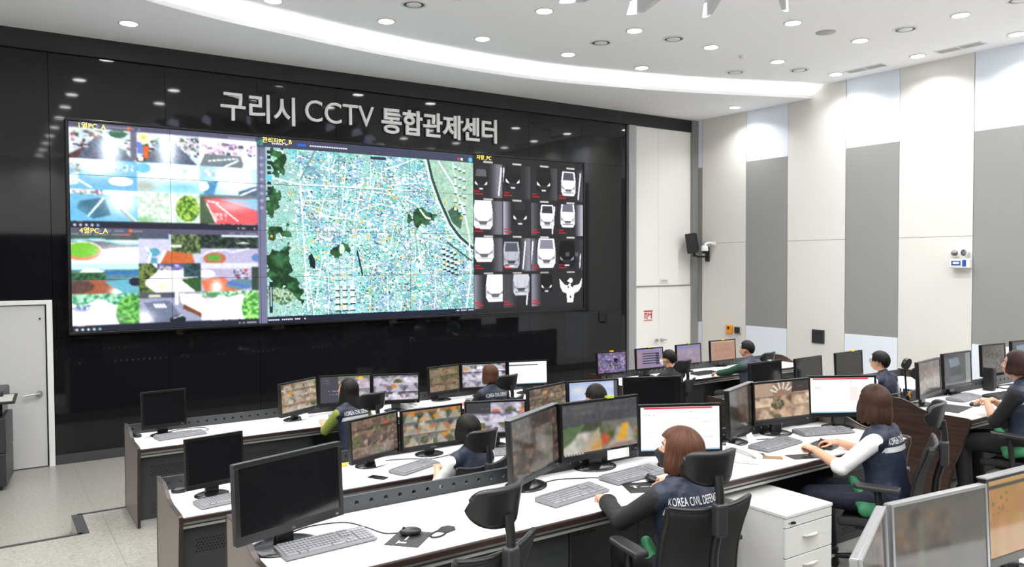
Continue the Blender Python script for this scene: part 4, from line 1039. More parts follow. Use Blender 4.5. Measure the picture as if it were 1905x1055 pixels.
def monitor(label, x, y, yaw, w, h, pic, zd=ZA, top=.42, bez='monitor_black', bright=False, note=None, tab=None, base=.115, bezel=.017, chin=.034, tilt=3, logo=None, topmat=None, strip=False, baseback=.06):
    t = thing('computer_monitor', label, 'monitor', (x, y, zd), R(yaw), 'desk monitors')
    Mx = Matrix.Translation((0, 0, top))@Matrix.Rotation(R(-tilt), 4, 'X')@Matrix.Translation((0, 0, -top))
    def fx(mb): mb.v = [tuple(Mx@Vector(p)) for p in mb.v]; return mb
    z1, z0 = top, top-h
    hb = MB().b2(-w/2, w/2, .004, .034, z0, z1); hb.b2(-w*.33, w*.33, .034, .058, z0+h*.18, z1-h*.2)
    fx(hb).build('housing', bez, t, bevel=.006)
    f = MB().b2(-w/2, w/2, -.003, .006, z1-bezel, z1).b2(-w/2, w/2, -.003, .006, z0, z0+chin).b2(-w/2, -w/2+bezel, -.003, .006, z0+chin, z1-bezel).b2(w/2-bezel, w/2, -.003, .006, z0+chin, z1-bezel)
    fr = fx(f).build('bezel', bez, t, bevel=.0015)
    if topmat: fx(MB().b2(-w/2-.001, w/2+.001, -.006, .036, z1-.004, z1+.003)).build('top_trim', topmat, t, bevel=.002)
    sx, s0, s1 = w/2-bezel, z0+chin, z1-bezel
    if pic is None: s_ = fx(MB().add([(-sx, .001, s0), (sx, .001, s0), (sx, .001, s1), (-sx, .001, s1)], [(0, 1, 2, 3)])).build('screen', 'screen_off', t)
    else:
        s_ = pic_grid('screen', pic.a, -sx, sx, s0, s1, .001, 'monitor_bright' if bright else 'monitor_screen', t); s_.data.transform(Mx)
    k = MB(); k.b2(-.05, .05, .045, .075, .012, top-h*.55); k.build('neck', 'base_black', t, bevel=.008)
    MB().lathe((0, baseback, 0), [(base, 0), (base, .006), (base*.8, .014), (base*.3, .02), (.001, .02)], 32, 1.12, .92).build('base', 'base_black', t)
    fx(MB().b2(w/2-.05, w/2-.035, -.0045, -.002, z0+.012, z0+.02)).build('power_button', 'bezel_silver', t)
    if logo: text_obj('maker_mark', logo, .014, Mx@Matrix.Translation((0, -.0035, z0+.008))@XZ, 'bezel_silver', t, .0004)
    if note:
        q = MB().b2(-.055, .055, -.002, .001, 0, .055); M2 = Matrix.Translation((note, -base*.92+baseback, .008))@Matrix.Rotation(R(-22), 4, 'X'); q.v = [tuple(M2@Vector(p)) for p in q.v]; q.build('name_card', 'paper', t)
    if tab: fx(MB().b2(tab[0]-.028, tab[0]+.028, -.006, .02, z1-.004, z1+.012)).build('sticky_tab', tab[1], t)
    if strip: fx(MB().b2(strip-.09, strip+.09, -.006, -.003, z0-.03, z0+.03)).build('paper_slip', 'paper', t)
    return t
MON = monitor
MON('blank black monitor at the left end of the front row desk', 1.421, -3.26, 6.7, .41, .355, None, top=.44, base=.1)
MON('monitor with brownish camera tiles left of the long haired woman', 2.74, -3.27, 29.9, .57, .35, cctv(3, 4, [(.55, .5, .42), (.64, .58, .48), (.46, .43, .36), (.72, .68, .6), (.6, .42, .34)], 3), note=.05)
MON('monitor with a dark list window in front of the long haired woman', 3.30, -3.17, -15, .575, .345, listview(4))
MON('monitor with grey purple camera tiles right of the long haired woman', 3.79, -3.43, -21.9, .525, .33, cctv(3, 3, PU, 5))
MON('dull monitor with greenish brown tiles left of the auburn haired woman', 4.56, -3.15, 8.8, .48, .34, cctv(2, 3, [(.42, .38, .28), (.52, .45, .35), (.36, .35, .25), (.58, .5, .42), (.5, .38, .3)], 6))
MON('monitor with bluish camera tiles behind the auburn head', 5.09, -3.20, -15.6, .585, .335, cctv(3, 3, PU, 7))
MON('bright white page monitor at the right of the front left desk', 5.66, -3.33, -18.2, .525, .325, page(8, 60, 40, False, False).rect(0, 5, 46, 7, (.25, .24, .3)), bright=True)
MON('purple map monitor at the left end of the far right desk', 7.15, -3.22, -5.4, .50, .32, purple(1, 0), tab=(.0, 'note_yellow'))
MON('purple monitor with dark list rows before the man in the mask', 7.89, -3.19, -3.2, .51, .32, purple(2, 1), tab=(.0, 'note_yellow'))
MON('plain purple monitor in the middle of the far right desk', 8.72, -3.16, -.7, .52, .32, purple(3, 2), tab=(.0, 'note_green'))
MON('tan document monitor before the man in the green sweater', 9.60, -3.05, -.5, .58, .345, purple(4, 3), tab=(.0, 'note_yellow'))
MON('blank black monitor at the left end of the second row desk', 1.345, -5.572, 10, .42, .36, None, top=.44, base=.11)
MON('monitor with brown camera tiles left of the woman with black bob', 2.62, -5.47, 20.4, .54, .355, dull(12, 72, 42), note=.03)
MON('monitor with colourful street tiles before the woman with black bob', 3.18, -5.42, .3, .597, .355, cctv(4, 3, ST, 13, 84, 48, .45), logo='SAMSUNG')
MON('monitor with grey street tiles and a dark window behind the black bob', 3.79, -5.48, -21.6, .565, .325, halfdark(14))
MON('brown tiled monitor left of the dark haired head in row two', 4.46, -5.36, 14.9, .59, .33, dull(15, 60, 40), top=.48)
MON('pale cloudy blue monitor behind the dark haired head', 5.03, -5.36, -13.5, .565, .32, cloudy(16), top=.48)
MON('switched off wide monitor right of the dark haired head', 5.66, -5.54, -25.6, .62, .33, None, top=.48)
MON('switched off glossy monitor at the left of the second right desk', 7.60, -5.43, 1.9, .60, .34, None, top=.48, tab=(.08, 'vent_grey'))
MON('switched off glossy monitor in the middle of the second right desk', 8.36, -5.47, 4, .58, .34, None, top=.48)
MON('dark switched off monitor beside the man with glasses', 9.28, -5.42, 1, .60, .33, None, top=.48, tab=(.08, 'note_yellow'))
MON('big blank black monitor nearest the camera on the left', 1.163, -7.80, 16.6, .581, .36, None, ZD, .45, 'monitor_grey', base=.15, bezel=.022, chin=.04, logo='LG')
MON('brown reflecting monitor turned sideways, left of the woman in front', 2.665, -7.65, 26.9, .605, .385, dim(dull(22, 72, 46), .72), ZD, .45, base=.13, topmat='bezel_silver')
MON('monitor with grey top panel and street views before the woman in front', 3.25, -7.553, -1, .645, .365, darkpanel(23), ZD, .45, tab=(.08, 'note_green'), strip=.13, base=.135)
MON('bright white page monitor with red header behind the front woman', 3.69, -7.82, -27.6, .555, .328, page(24), ZD, .41, bright=True)
MON('dull brown monitor mostly hidden beside the stairway camera monitor', 4.53, -7.61, 20, .50, .335, dim(dull(25), .5), ZD, .42, note=.1, topmat='bezel_silver')
MON('monitor with pinkish stairway camera views left of the woman in white sleeves', 5.01, -7.60, -8.3, .58, .325, stairs(26), ZD)
MON('bright white page monitor before the woman in white sleeves', 5.58, -7.73, -29.8, .557, .323, page(27, 84, 50, True, False).rect(52, 13, 62, 34, (.96, .88, .86)).rect(7, 13, 15, 16, (.95, .85, .85)).rect(73, 13, 80, 16, (.95, .85, .85)), ZD, bright=True)
MON('dull brown monitor at the left of the walnut sided desk', 7.10, -7.61, 9, .54, .33, dim(dull(28), .85), ZD)
MON('monitor showing a car picture with a grey side bar', 7.90, -7.46, 0, .53, .345, carview(29), ZD)
MON('small grey monitor with dial graphics and sticky notes', 8.96, -7.31, -5.9, .43, .34, dials(30), ZD, strip=.0)
MON('grey monitor cut by the right edge of the photo', 9.66, -7.31, -5.7, .47, .33, dim(carview(31), 1.25), ZD)
MON('silver topped monitor seen nearly edge on at the bottom right', 2.42, -9.91, 24, .60, .36, dim(dull(32), .5), ZD, .44, bez='bezel_silver', bezel=.012)
MON('silver topped monitor with a dim reflecting screen at the bottom right', 3.005, -9.825, -6.8, .569, .36, glare(33), ZD, .44, bez='bezel_silver', bezel=.012)
MON('monitor with a tan brown map at the bottom right corner', 3.60, -9.87, -4.5, .60, .36, mapbrown(34), ZD, .455, topmat='bezel_silver')

# ------------------------------------------------------------------ keyboards, mice and small things
def dup(root, loc, rz, label, group=None):
    r = root.copy(); COL.objects.link(r); r.location = loc; r.rotation_euler = (0, 0, rz); r['label'] = label
    if group: r['group'] = group
    for ch in list(root.children):
        c = ch.copy(); COL.objects.link(c); c.parent = r
        for g_ in ch.children:
            d = g_.copy(); COL.objects.link(d); d.parent = c
    return r
def make_keyboard(body, caps, label, w=.45, d=.165):
    t = thing('keyboard', label, 'keyboard', (0, 0, 0), 0, 'desk keyboards')
    MB().prism([(-d/2, .004), (d/2, .004), (d/2, .028), (d/2-.015, .03), (-d/2, .016)], -w/2, w/2, 'x').build('case', body, t, bevel=.004)
    k = MB(); sl = (.03-.016)/(d-.015)
    for r_ in range(6):
        y = d/2-.022-r_*.0232; y -= .004 if r_ > 0 else 0
        z = .016+sl*(y+d/2)
        spans = [(-.215, .065, 15), (.075, .130, 3), (.14, .213, 4)]
        for a, b, n_ in spans:
            if a > .07 and b < .135 and r_ in (3,): continue
            if a > .07 and b < .135 and r_ == 4: a, b, n_ = .0925, .1125, 1
            if a > .13 and r_ == 0: continue
            p = (b-a)/n_
            if r_ == 5 and n_ == 15:
                for xa, xb in ((-.215, -.16), (-.155, -.12), (-.115, .0), (.005, .065)): k.box((xa+xb)/2, y, z+.003, xb-xa-.003, .0185, .008)
            else:
                for i in range(n_): k.box(a+p*(i+.5), y, z+.003, p-.0035, .0185 if r_ else .013, .008)
    k.build('keys', caps, t)
    return t
kb0 = make_keyboard('key_grey', 'key_cap', 'silver grey keyboard in front of the big blank monitor')
kb0.location = (1.31, -7.86, ZD); kb0.rotation_euler = (0, 0, R(3))
for lab, x, y, a, z in [('silver grey keyboard left of the front woman by her left hand', 2.735, -7.92, 9, ZD), ('silver grey keyboard under the grey topped monitor before the front woman', 3.30, -7.81, 5, ZD),
        ('silver grey keyboard beside the white telephone on the near desk', 4.68, -7.80, 6, ZD), ('silver grey keyboard under the white page monitor of the woman in white', 5.33, -7.74, -18, ZD),
        ('grey keyboard under the car picture monitor', 7.72, -7.62, 5, ZD), ('silver keyboard at the left end of the front row desk', 1.545, -3.37, 8, ZA), ('silver keyboard at the left end of the second row desk', 1.40, -5.74, 8, ZA),
        ('silver keyboard left of the woman with black bob', 2.86, -5.72, 22, ZA), ('silver keyboard before the long haired woman', 3.26, -3.42, -5, ZA), ('silver keyboard before the auburn haired woman', 4.95, -3.45, -8, ZA), ('silver keyboard below the grey street monitor in row two', 3.66, -5.70, -12, ZA),
        ('dark reflected keyboard under the bottom right monitors', 3.1, -10.12, -3, ZD), ('silver keyboard before the dark haired head in row two', 4.95, -5.70, -5, ZA)]:
    if 'dark reflected' in lab: continue
    dup(kb0, (x, y, z), R(a), lab)
kd = make_keyboard('kb_dark', 'kb_darkcap', 'dark keyboard at the bottom right below the dim reflecting monitor')
kd.location = (3.05, -10.13, ZD); kd.rotation_euler = (0, 0, R(-4))
for lab, x, y, a, z in [('black keyboard below the purple list monitor on the far desk', 7.85, -3.46, 0, ZA), ('black keyboard below the plain purple monitor on the far desk', 8.76, -3.44, 3, ZA), ('black keyboard right of the hands on the walnut sided desk', 8.15, -7.78, -6, ZD)]:
    dup(kd, (x, y, z), R(a), lab)
def make_mouse(label):
    t = thing('computer_mouse', label, 'mouse', (0, 0, 0), 0, 'desk mice')
    b = MB(); b.ell((0, 0, .016), (.032, .055, .022)); b.v = [(x, y, max(z, .001)) for x, y, z in b.v]
    b.build('shell', 'black_plastic', t); MB().cyl((-.004, .032, .033), (.004, .032, .033), .008, n=12).build('scroll_wheel', 'monitor_grey', t)
    b = MB(); b.b2(-.001, .001, .0, .053, .034, .0385); b.v = [(x, y, .001+(z-.001)*math.sqrt(max(.05, 1-(y/.058)**2))) for x, y, z in b.v]; b.build('button_split', 'hole', t)
    return t
ms0 = make_mouse('black mouse on the mouse pad by the big blank monitor'); ms0.location = (1.70, -7.955, ZD+.003); ms0.rotation_euler = (0, 0, R(70))
for lab, x, y, a, z in [('black mouse under the right hand of the front woman', 3.31, -7.955, -5, ZD+.003), ('black mouse under the right hand of the woman in white', 4.995, -7.985, 10, ZD+.003),
        ('black mouse on the walnut sided desk beside the dark pad', 7.42, -7.86, 60, ZD), ('black mouse at the left end of the front row desk', 1.19, -3.16, 40, ZA), ('black mouse at the left end of the second row desk', 1.15, -5.32, 80, ZA)]:
    dup(ms0, (x, y, z), R(a), lab)
def pad(label, x, y, a, z, w=.22, d=.18, col='kb_dark', marks=True):
    t = thing('mouse_pad', label, 'mouse pad', (x, y, z), R(a), 'mouse pads')
    MB().b2(-w/2, w/2, -d/2, d/2, 0, .003).build('mat', col, t, bevel=.0012)
    if marks: MB().b2(-.07, -.055, -.01, .03, .003, .0034).b2(-.085, -.04, .03, .036, .003, .0034).b2(-.03, .02, .005, .013, .003, .0034).b2(.03, .05, -.0, .012, .003, .0034).build('print', 'vent_grey', t)
pad('dark mouse pad with a pale print beside the big blank monitor', 1.672, -7.995, 42, ZD, .21, .17)
pad('dark mouse pad under the right hand of the front woman', 3.20, -8.02, -25, ZD, .25, .2)
pad('black mouse pad under the right hand of the woman in white', 4.965, -7.99, 14, ZD, .24, .19, 'black_plastic', False)
pad('dark textured pad at the corner of the walnut sided desk', 7.13, -7.80, 10, ZD, .40, .22, 'kb_dark', False)
pad('grey pad beneath the left hand of the woman in white', 4.60, -8.11, -20, ZD, .26, .12, 'monitor_grey', False)
# folded face mask on the desk
t = thing('face_mask', 'black face mask lying on the white desk right of the mouse pad', 'mask', (1.85, -8.005, ZD), R(30))
b = MB(); pts = [(-.01, -.03), (.05, -.045), (.085, -.02), (.085, .02), (.05, .04), (-.01, .03)]
b.prism(pts, .0005, .006, 'z'); b.build('cloth', 'mask_black', t, bevel=.002)
b = MB(); b.tube([(-.01+.055*math.cos(q)-.03, .03*math.sin(q), .004) for q in [R(k) for k in range(20, 341, 20)]], .005, 6); b.build('ear_loop', 'mask_black', t)
# phones and papers
def telephone(label, x, y, a, z):
    t = thing('desk_telephone', label, 'telephone', (x, y, z), R(a), 'white desk telephones')
    MB().prism([(-.115, 0), (.115, 0), (.115, .075), (.09, .08), (-.115, .028)], -.095, .095, 'x').build('base', 'phone_white', t, bevel=.008)
    h = MB(); sl = .052/.205
    h.tube([(-.062, -.10, .052), (-.062, -.05, .075), (-.062, .04, .097), (-.062, .10, .098)], [.024, .016, .016, .024], 12); h.build('handset', 'phone_white', t, bevel=0)
    Mx = Matrix.Translation((.03, -.0, .056))@Matrix.Rotation(math.atan(sl), 4, 'X')
    k = MB()
    for i in range(3):
        for j in range(4): k.box(-.022+i*.022, -.065+j*.022, .004, .015, .013, .006, M=Mx)
    k.build('keypad', 'vent_grey', t); MB().box(.01, .058, .004, .075, .035, .006, M=Mx).build('display', 'desk_steel', t)
    return t
telephone('white desk telephone on the near desk in front of the woman in white', 4.17, -7.93, 32, ZD)
telephone('white desk telephone beside papers on the front row desk', 3.98, -3.38, 25, ZA)
def sheet(label, x, y, a, z, w=.21, d=.297, col='paper', n=1, name='paper_sheet'):
    b = MB()
    for k in range(n): b.box(0, 0, .001+.0012*k, w, d, .0009, rz=R(random.Random(k).uniform(-9, 9)) if n > 1 else 0)
    o = b.build(name, col); o.location = (x, y, z); o.rotation_euler = (0, 0, R(a)); tag(o, label, 'paper')
sheet('white sheet of paper lying on the front row desk by the wall', 2.33, -3.22, 70, ZA)
sheet('stack of white papers beside the telephone on the front row desk', 4.26, -3.38, 25, ZA, .23, .32, n=6, name='paper_stack')
sheet('pink tinted papers near the greenish brown monitor', 4.72, -3.5, 80, ZA, .2, .28, 'red_pale', 1)
sheet('white paper before the man in the mask on the far desk', 7.62, -3.52, 85, ZA)
sheet('spread white papers before the man in the green sweater', 9.25, -3.42, 70, ZA, .3, .42, n=4, name='paper_stack')
sheet('white sheets under the stairway camera monitor', 5.30, -7.55, 60, ZD, .21, .297, n=4, name='paper_stack')
sheet('white sheet behind the keyboard near the white telephone', 4.50, -7.70, 75, ZD)
sheet('cream paper slips beside the white telephone', 4.38, -8.0, 40, ZD, .07, .13, 'brown_paper', 3, 'paper_slips')
sheet('white papers at the bottom right corner desk', 3.86, -10.02, 20, ZD, .21, .297, n=3, name='paper_stack')
sheet('dark card beside the white telephone', 4.36, -7.88, 55, ZD, .07, .12, 'black_plastic', 1, 'dark_card')
def smartphone(label, x, y, a, z):
    t = thing('smartphone', label, 'phone', (x, y, z), R(a))
    MB().b2(-.036, .036, -.075, .075, 0, .008).build('body', 'black_plastic', t, bevel=.004); MB().b2(-.033, .033, -.068, .068, .008, .0085).build('screen', 'screen_off', t)
smartphone('dark smartphone lying on the second row desk near the brown tiled monitor', 2.50, -5.80, 30, ZA)
smartphone('black smartphone behind the left forearm of the woman in white', 4.78, -8.06, -75, ZD)
def cord(label, pts, z, r=.0035, col='cable', name='cable'):
    p = smooth_curve([(a, b) for a, b in pts], 7)
    b = MB().tube([(q.x, q.y, z+r) for q in p], r, 6)
    o = b.build(name, col); tag(o, label, 'cable')
cord('black cable looping behind the big blank monitor to the mouse', [(1.22, -7.60), (1.34, -7.56), (1.50, -7.60), (1.56, -7.72), (1.60, -7.86), (1.66, -7.90)], ZD)
cord('thin cable running from the sideways brown monitor along the near desk', [(2.72, -7.62), (2.86, -7.6), (3.0, -7.66), (3.1, -7.72), (3.12, -7.84), (3.16, -7.9)], ZD)
cord('cables along the back of the second row desk', [(2.75, -5.35), (2.95, -5.42), (3.1, -5.52), (3.3, -5.5), (3.45, -5.42), (3.6, -5.5)], ZA)
cord('thin cable from the keyboard at the left end of the front row', [(1.5, -3.1), (1.62, -3.05), (1.8, -3.08), (1.84, -3.2), (1.78, -3.28)], ZA)
cord('cable under the stairway camera monitor', [(4.72, -7.6), (4.9, -7.66), (5.1, -7.62), (5.25, -7.56), (5.3, -7.68)], ZD)
cord('coiled black cable below the dial graphics monitor', [(8.6, -7.52), (8.75, -7.44), (8.9, -7.48), (8.95, -7.58), (8.8, -7.62), (8.65, -7.56), (8.7, -7.47), (8.92, -7.46), (9.1, -7.5)], ZD, .006)
cord('yellow cable at the back of the second row desk', [(2.30, -5.27), (2.36, -5.33), (2.44, -5.32), (2.40, -5.26), (2.48, -5.27)], ZA, .006, 'note_yellow')
# things on the walnut sided desk
t = thing('pen_holder', 'black pen holder with an orange tool at the left of the walnut sided desk', 'pen holder', (6.93, -7.47, ZD))
MB().lathe((0, 0, 0), [(.05, 0), (.052, .10), (.047, .10), (.045, .006)], 20).build('cup', 'black_plastic', t)
MB().cyl((.01, 0, .01), (.03, .015, .15), .008).cyl((-.02, 0, .01), (-.035, .01, .16), .006).build('pens', 'monitor_grey', t); MB().tube([(0, -.03, .06), (.012, -.052, .09), (-.012, -.052, .11), (.02, -.05, .13)], .008).build('orange_tool', 'orange', t)
t = thing('desk_lamp', 'small black round headed lamp behind the dull brown monitor', 'lamp', (7.02, -7.45, ZD))
MB().lathe((0, 0, 0), [(.06, 0), (.058, .012), (.015, .02), (.001, .02)], 20).build('base', 'black_plastic', t); MB().tube([(0, 0, .01), (.02, .02, .15), (.0, .02, .30), (-.02, .0, .36)], .009).build('stem', 'black_plastic', t)
MB().cyl((-.02, -.02, .37), (-.02, .015, .38), .055, .05, 24).build('head', 'black_plastic', t)
o = thing('desk_speaker', 'slim black upright speaker right of the car picture monitor', 'speaker', (8.42, -7.52, ZD))
MB().b2(-.035, .035, -.05, .05, 0, .24).build('cabinet', 'black_plastic', o, bevel=.01); MB().b2(-.028, .028, -.054, -.048, .02, .225).build('grille', 'speaker_cloth', o)
o = thing('headset', 'black headset resting behind the dial graphics monitor', 'headset', (8.62, -7.43, ZD))
MB().tube([(.075*math.cos(R(k)), 0, .09+.09*math.sin(R(k))) for k in range(-10, 191, 20)], .009).build('headband', 'black_plastic', o)
for sg_ in (-1, 1): MB().cyl((sg_*.06, 0, .05), (sg_*.088, 0, .05), .036, n=18).build('ear_cup', 'black_plastic', o)
for nm, dx, cc in (('white sticky note on the desk below the dial graphics monitor', -.2, 'paper'), ('blue sticky note below the dial graphics monitor', -.02, 'note_blue'), ('white sticky note right of the blue one below the dial graphics monitor', .16, 'paper')):
    q = MB().b2(-.04, .04, 0, .004, 0, .08); o = q.build('sticky_note', cc); o.location = (8.96+dx, -7.36-dx*.06, ZD+.001); o.rotation_euler = (R(-24), 0, R(-8)); tag(o, nm, 'note', 'sticky notes')
# white drawer pedestal
t = thing('drawer_pedestal', 'white three drawer pedestal standing by the near desk between the two chairs', 'drawer unit', (3.965, -8.29, ZT))
w2, d2_, hh_ = .218, .29, .61
MB().b2(-w2, w2, -d2_+.02, d2_, .03, hh_-.02).build('body', 'phone_white', t, bevel=.003)
MB().b2(-w2-.003, w2+.003, -d2_-.004, d2_+.002, hh_-.02, hh_).build('top', 'phone_white', t, bevel=.003)
fc = MB().b2(-w2, w2, -d2_, -d2_+.019, hh_-.075, hh_-.023).build('lock_rail', 'phone_white', t, bevel=.002)
MB().cyl((-w2+.05, -d2_, hh_-.05), (-w2+.05, -d2_-.006, hh_-.05), .007).b2(-w2+.06, -w2+.075, -d2_-.014, -d2_, hh_-.056, hh_-.044).cyl((-w2+.03, -d2_, hh_-.05), (-w2+.03, -d2_-.002, hh_-.05), .004).build('lock', 'base_black', fc)
for a, b in ((.36, .532), (.20, .357), (.035, .197)):
    f = MB().b2(-w2, w2, -d2_, -d2_+.019, a, b-.003).build('drawer', 'phone_white', t, bevel=.002); zc = (a+b)/2+.02
    MB().tube([(-.055, -d2_, zc-.004), (-.05, -d2_-.02, zc), (-.02, -d2_-.03, zc+.004), (.02, -d2_-.03, zc+.004), (.05, -d2_-.02, zc), (.055, -d2_, zc-.004)], [.006, .008, .011, .011, .008, .006], 10).build('handle', 'vent_grey', f)
for x in (-w2+.04, w2-.04):
    for y in (-d2_+.06, d2_-.04): MB().cyl((x-.012, y, .018), (x+.012, y, .018), .018, n=14).build('caster', 'base_black', t)
# copier at the left
t = thing('office_copier', 'dark grey office copier cut by the left edge beside the white door', 'copier', (-.04, -.62, 0), R(-8))
MB().b2(-.3, .26, -.32, .3, .05, .42).b2(-.3, .262, -.325, .3, .425, .82).build('cabinet', 'copier_dark', t, bevel=.012)
for z in (.28, .62): MB().b2(-.24, .2, -.335, -.32, z, z+.025).build('drawer_grip', 'black_plastic', t)
MB().b2(-.26, .22, -.2, .28, .82, 1.0).build('print_engine', 'base_black', t, bevel=.02); MB().b2(-.28, .24, -.26, .28, 1.0, 1.12).build('scanner_lid', 'copier_dark', t, bevel=.02)
q = MB().b2(.05, .31, -.14, .14, -.012, .012); Mx = Matrix.Translation((.06, -.3, 1.03))@Matrix.Rotation(R(12), 4, 'X'); q.v = [tuple(Mx@Vector(p)) for p in q.v]; cp = q.build('control_panel', 'black_plastic', t, bevel=.006)
q = MB().b2(.08, .28, -.11, .11, .012, .014); q.v = [tuple(Mx@Vector(p)) for p in q.v]; q.build('touch_screen', 'vent_grey', cp)
MB().tube([(.06, -.25, .8), (.12, -.28, .92), (.16, -.3, 1.03)], .03).build('panel_arm', 'base_black', t)
for x in (-.24, .2):
    for y in (-.26, .24): MB().cyl((x-.015, y, .026), (x+.015, y, .026), .026, n=14).build('caster', 'base_black', t)

# ------------------------------------------------------------------ office chairs
def shell(pts_fn, nu, nv, th, smooth=True):
    """closed shell from a surface function f(u,v)->Vector; thickness along the surface normal"""
    b = MB(); b.smooth = smooth; P_ = [[pts_fn(-1+2*i/nu, j/nv) for i in range(nu+1)] for j in range(nv+1)]
    N_ = []
    for j in range(nv+1):
        row = []
        for i in range(nu+1):
            du = P_[j][min(i+1, nu)]-P_[j][max(i-1, 0)]; dv = P_[min(j+1, nv)][i]-P_[max(j-1, 0)][i]
            nn = du.cross(dv); row.append(nn.normalized() if nn.length > 1e-9 else Vector((0, -1, 0)))
        N_.append(row)
    vs = [P_[j][i]+N_[j][i]*th/2 for j in range(nv+1) for i in range(nu+1)]+[P_[j][i]-N_[j][i]*th/2 for j in range(nv+1) for i in range(nu+1)]
    W_1 = nu+1; o = (nv+1)*W_1; fs = []
    for j in range(nv):
        for i in range(nu):
            a = j*W_1+i; fs += [(a, a+1, a+W_1+1, a+W_1), (o+a, o+a+W_1, o+a+W_1+1, o+a+1)]
    for i in range(nu): fs += [(i, o+i, o+i+1, i+1), (nv*W_1+i, nv*W_1+i+1, o+nv*W_1+i+1, o+nv*W_1+i)]
    for j in range(nv): fs += [(j*W_1, (j+1)*W_1, o+(j+1)*W_1, o+j*W_1), (j*W_1+nu, o+j*W_1+nu, o+(j+1)*W_1+nu, (j+1)*W_1+nu)]
    b.add(vs, fs); return b
def make_chair(label):
    t = thing('office_chair', label, 'chair', (0, 0, 0), 0, 'black office chairs')
    s_ = MB(); pr = []
    for j in range(5): pass
    se = shell(lambda u, v: Vector((u*.24*(1-.05*v), -.22+.46*v, .383-.02*(v**4)-.012*(1-u*u)+.02*(u**4))), 12, 10, .055); se.build('seat', 'chair_mesh', t, bevel=.012)
    MB().b2(-.16, .16, -.15, .15, .32, .355).build('seat_pan', 'chair_plastic', t, bevel=.015)
    bk = lambda u, v: Vector((u*.238*(.92+.1*v-.02*v*v), -.215+.03*math.sin(math.pi*min(1, v*1.1))-.085*v-.035*(1-u*u)+.03, .47+.415*v+.025*abs(u)**2.5*v))
    shell(bk, 16, 12, .02).build('backrest', 'chair_mesh', t)
    fr = MB(); loop = [bk(-1+2*i/12, 1) for i in range(13)]+[bk(1, 1-j/8) for j in range(1, 9)]+[bk(1-2*i/12, 0) for i in range(1, 13)]+[bk(-1, j/8) for j in range(1, 9)]
    fr.tube(loop, .014, 8); fr.build('back_frame', 'chair_plastic', t)
    MB().tube([(0, -.02, .34), (0, -.24, .36), (0, -.29, .46), (0, -.305, .68), (0, -.335, .80)], [.03, .03, .026, .022, .022], 10).build('back_spine', 'chair_plastic', t)
    MB().b2(-.033, .033, -.372, -.318, .765, .925).build('headrest_clamp', 'chair_grey', t, bevel=.014, seg=3)
    MB().tube([(0, -.345, .85), (0, -.347, .97), (0, -.33, 1.05)], [.02, .02, .024], 10).build('headrest_stem', 'chair_plastic', t)
    def hd(u, v):
        u = math.sin(u*math.pi/2); th = u*R(60); uu = min(.985, abs(u)); zc = 1.105
        zt = zc+.062*(1-uu**7)**.5 if uu < 1 else zc; zb = zc-.105*(1-uu**2.5)**.5 if uu < 1 else zc
        return Vector((.170*math.sin(th), -.165-.165*math.cos(th)-.03*(v-.4), zb+(zt-zb)*v))
    shell(hd, 20, 8, .022).build('headrest', 'chair_plastic', t)
    for sg_ in (-1, 1):
        p = MB().tube([(sg_*.14, -.02, .345), (sg_*.265, -.02, .35), (sg_*.285, -.02, .45), (sg_*.285, -.0, .63)], [.018, .02, .022, .02], 10).build('arm_post', 'chair_plastic', t)
        MB().prism([(-.04, -.13), (.04, -.13), (.045, .0), (.038, .12), (.015, .14), (-.015, .14), (-.038, .12), (-.045, 0)], .63, .66, 'z').build('arm_pad', 'chair_grey', p, bevel=.01)
        p.children[0].location = (sg_*.285, 0, 0)
    MB().cyl((0, 0, .09), (0, 0, .33), .028, .024, 16).build('gas_column', 'base_black', t)
    for k in range(5):
        a = R(90+72*k); c_, s2 = math.cos(a), math.sin(a)
        lg = MB().tube([(0, 0, .105), (.15*c_, .15*s2, .095), (.29*c_, .29*s2, .075)], [.028, .022, .016], 10).build('base_leg', 'chair_plastic', t)
        MB().cyl((.29*c_-.02*s2, .29*s2+.02*c_, .028), (.29*c_+.02*s2, .29*s2-.02*c_, .028), .028, n=16).build('caster', 'base_black', lg)
    return t
ch0 = make_chair('empty black office chair with headrest at the near desk beside the big blank monitor')
ch0.location = (1.63, -8.46, ZT); ch0.rotation_euler = (0, 0, R(16))
CHAIRS = [('black office chair of the front woman with auburn bob', 2.90, -8.55, ZT, -10), ('black office chair of the woman in white sleeves', 4.83, -8.52, ZT, 24), ('black office chair with green cloth at the right edge of the photo', 7.08, -8.40, ZT, 4),
          ('black office chair of the long haired woman', 2.99, -4.22, ZP, 12), ('black office chair of the auburn haired woman in the front row', 4.68, -4.0, ZP, 10), ('black office chair of the woman with black bob', 2.99, -6.20, ZP, 10),
          ('black office chair of the man in the white mask', 7.18, -4.22, ZP, 6), ('black office chair of the man in the green sweater', 8.66, -4.33, ZP, 10), ('black office chair of the man with glasses', 9.05, -6.3, ZP, -20), ('black office chair of the dark haired person in row two', 4.38, -6.24, ZP, 0)]
for lab, x, y, z, a in CHAIRS: dup(ch0, (x, y, z), R(a), lab)
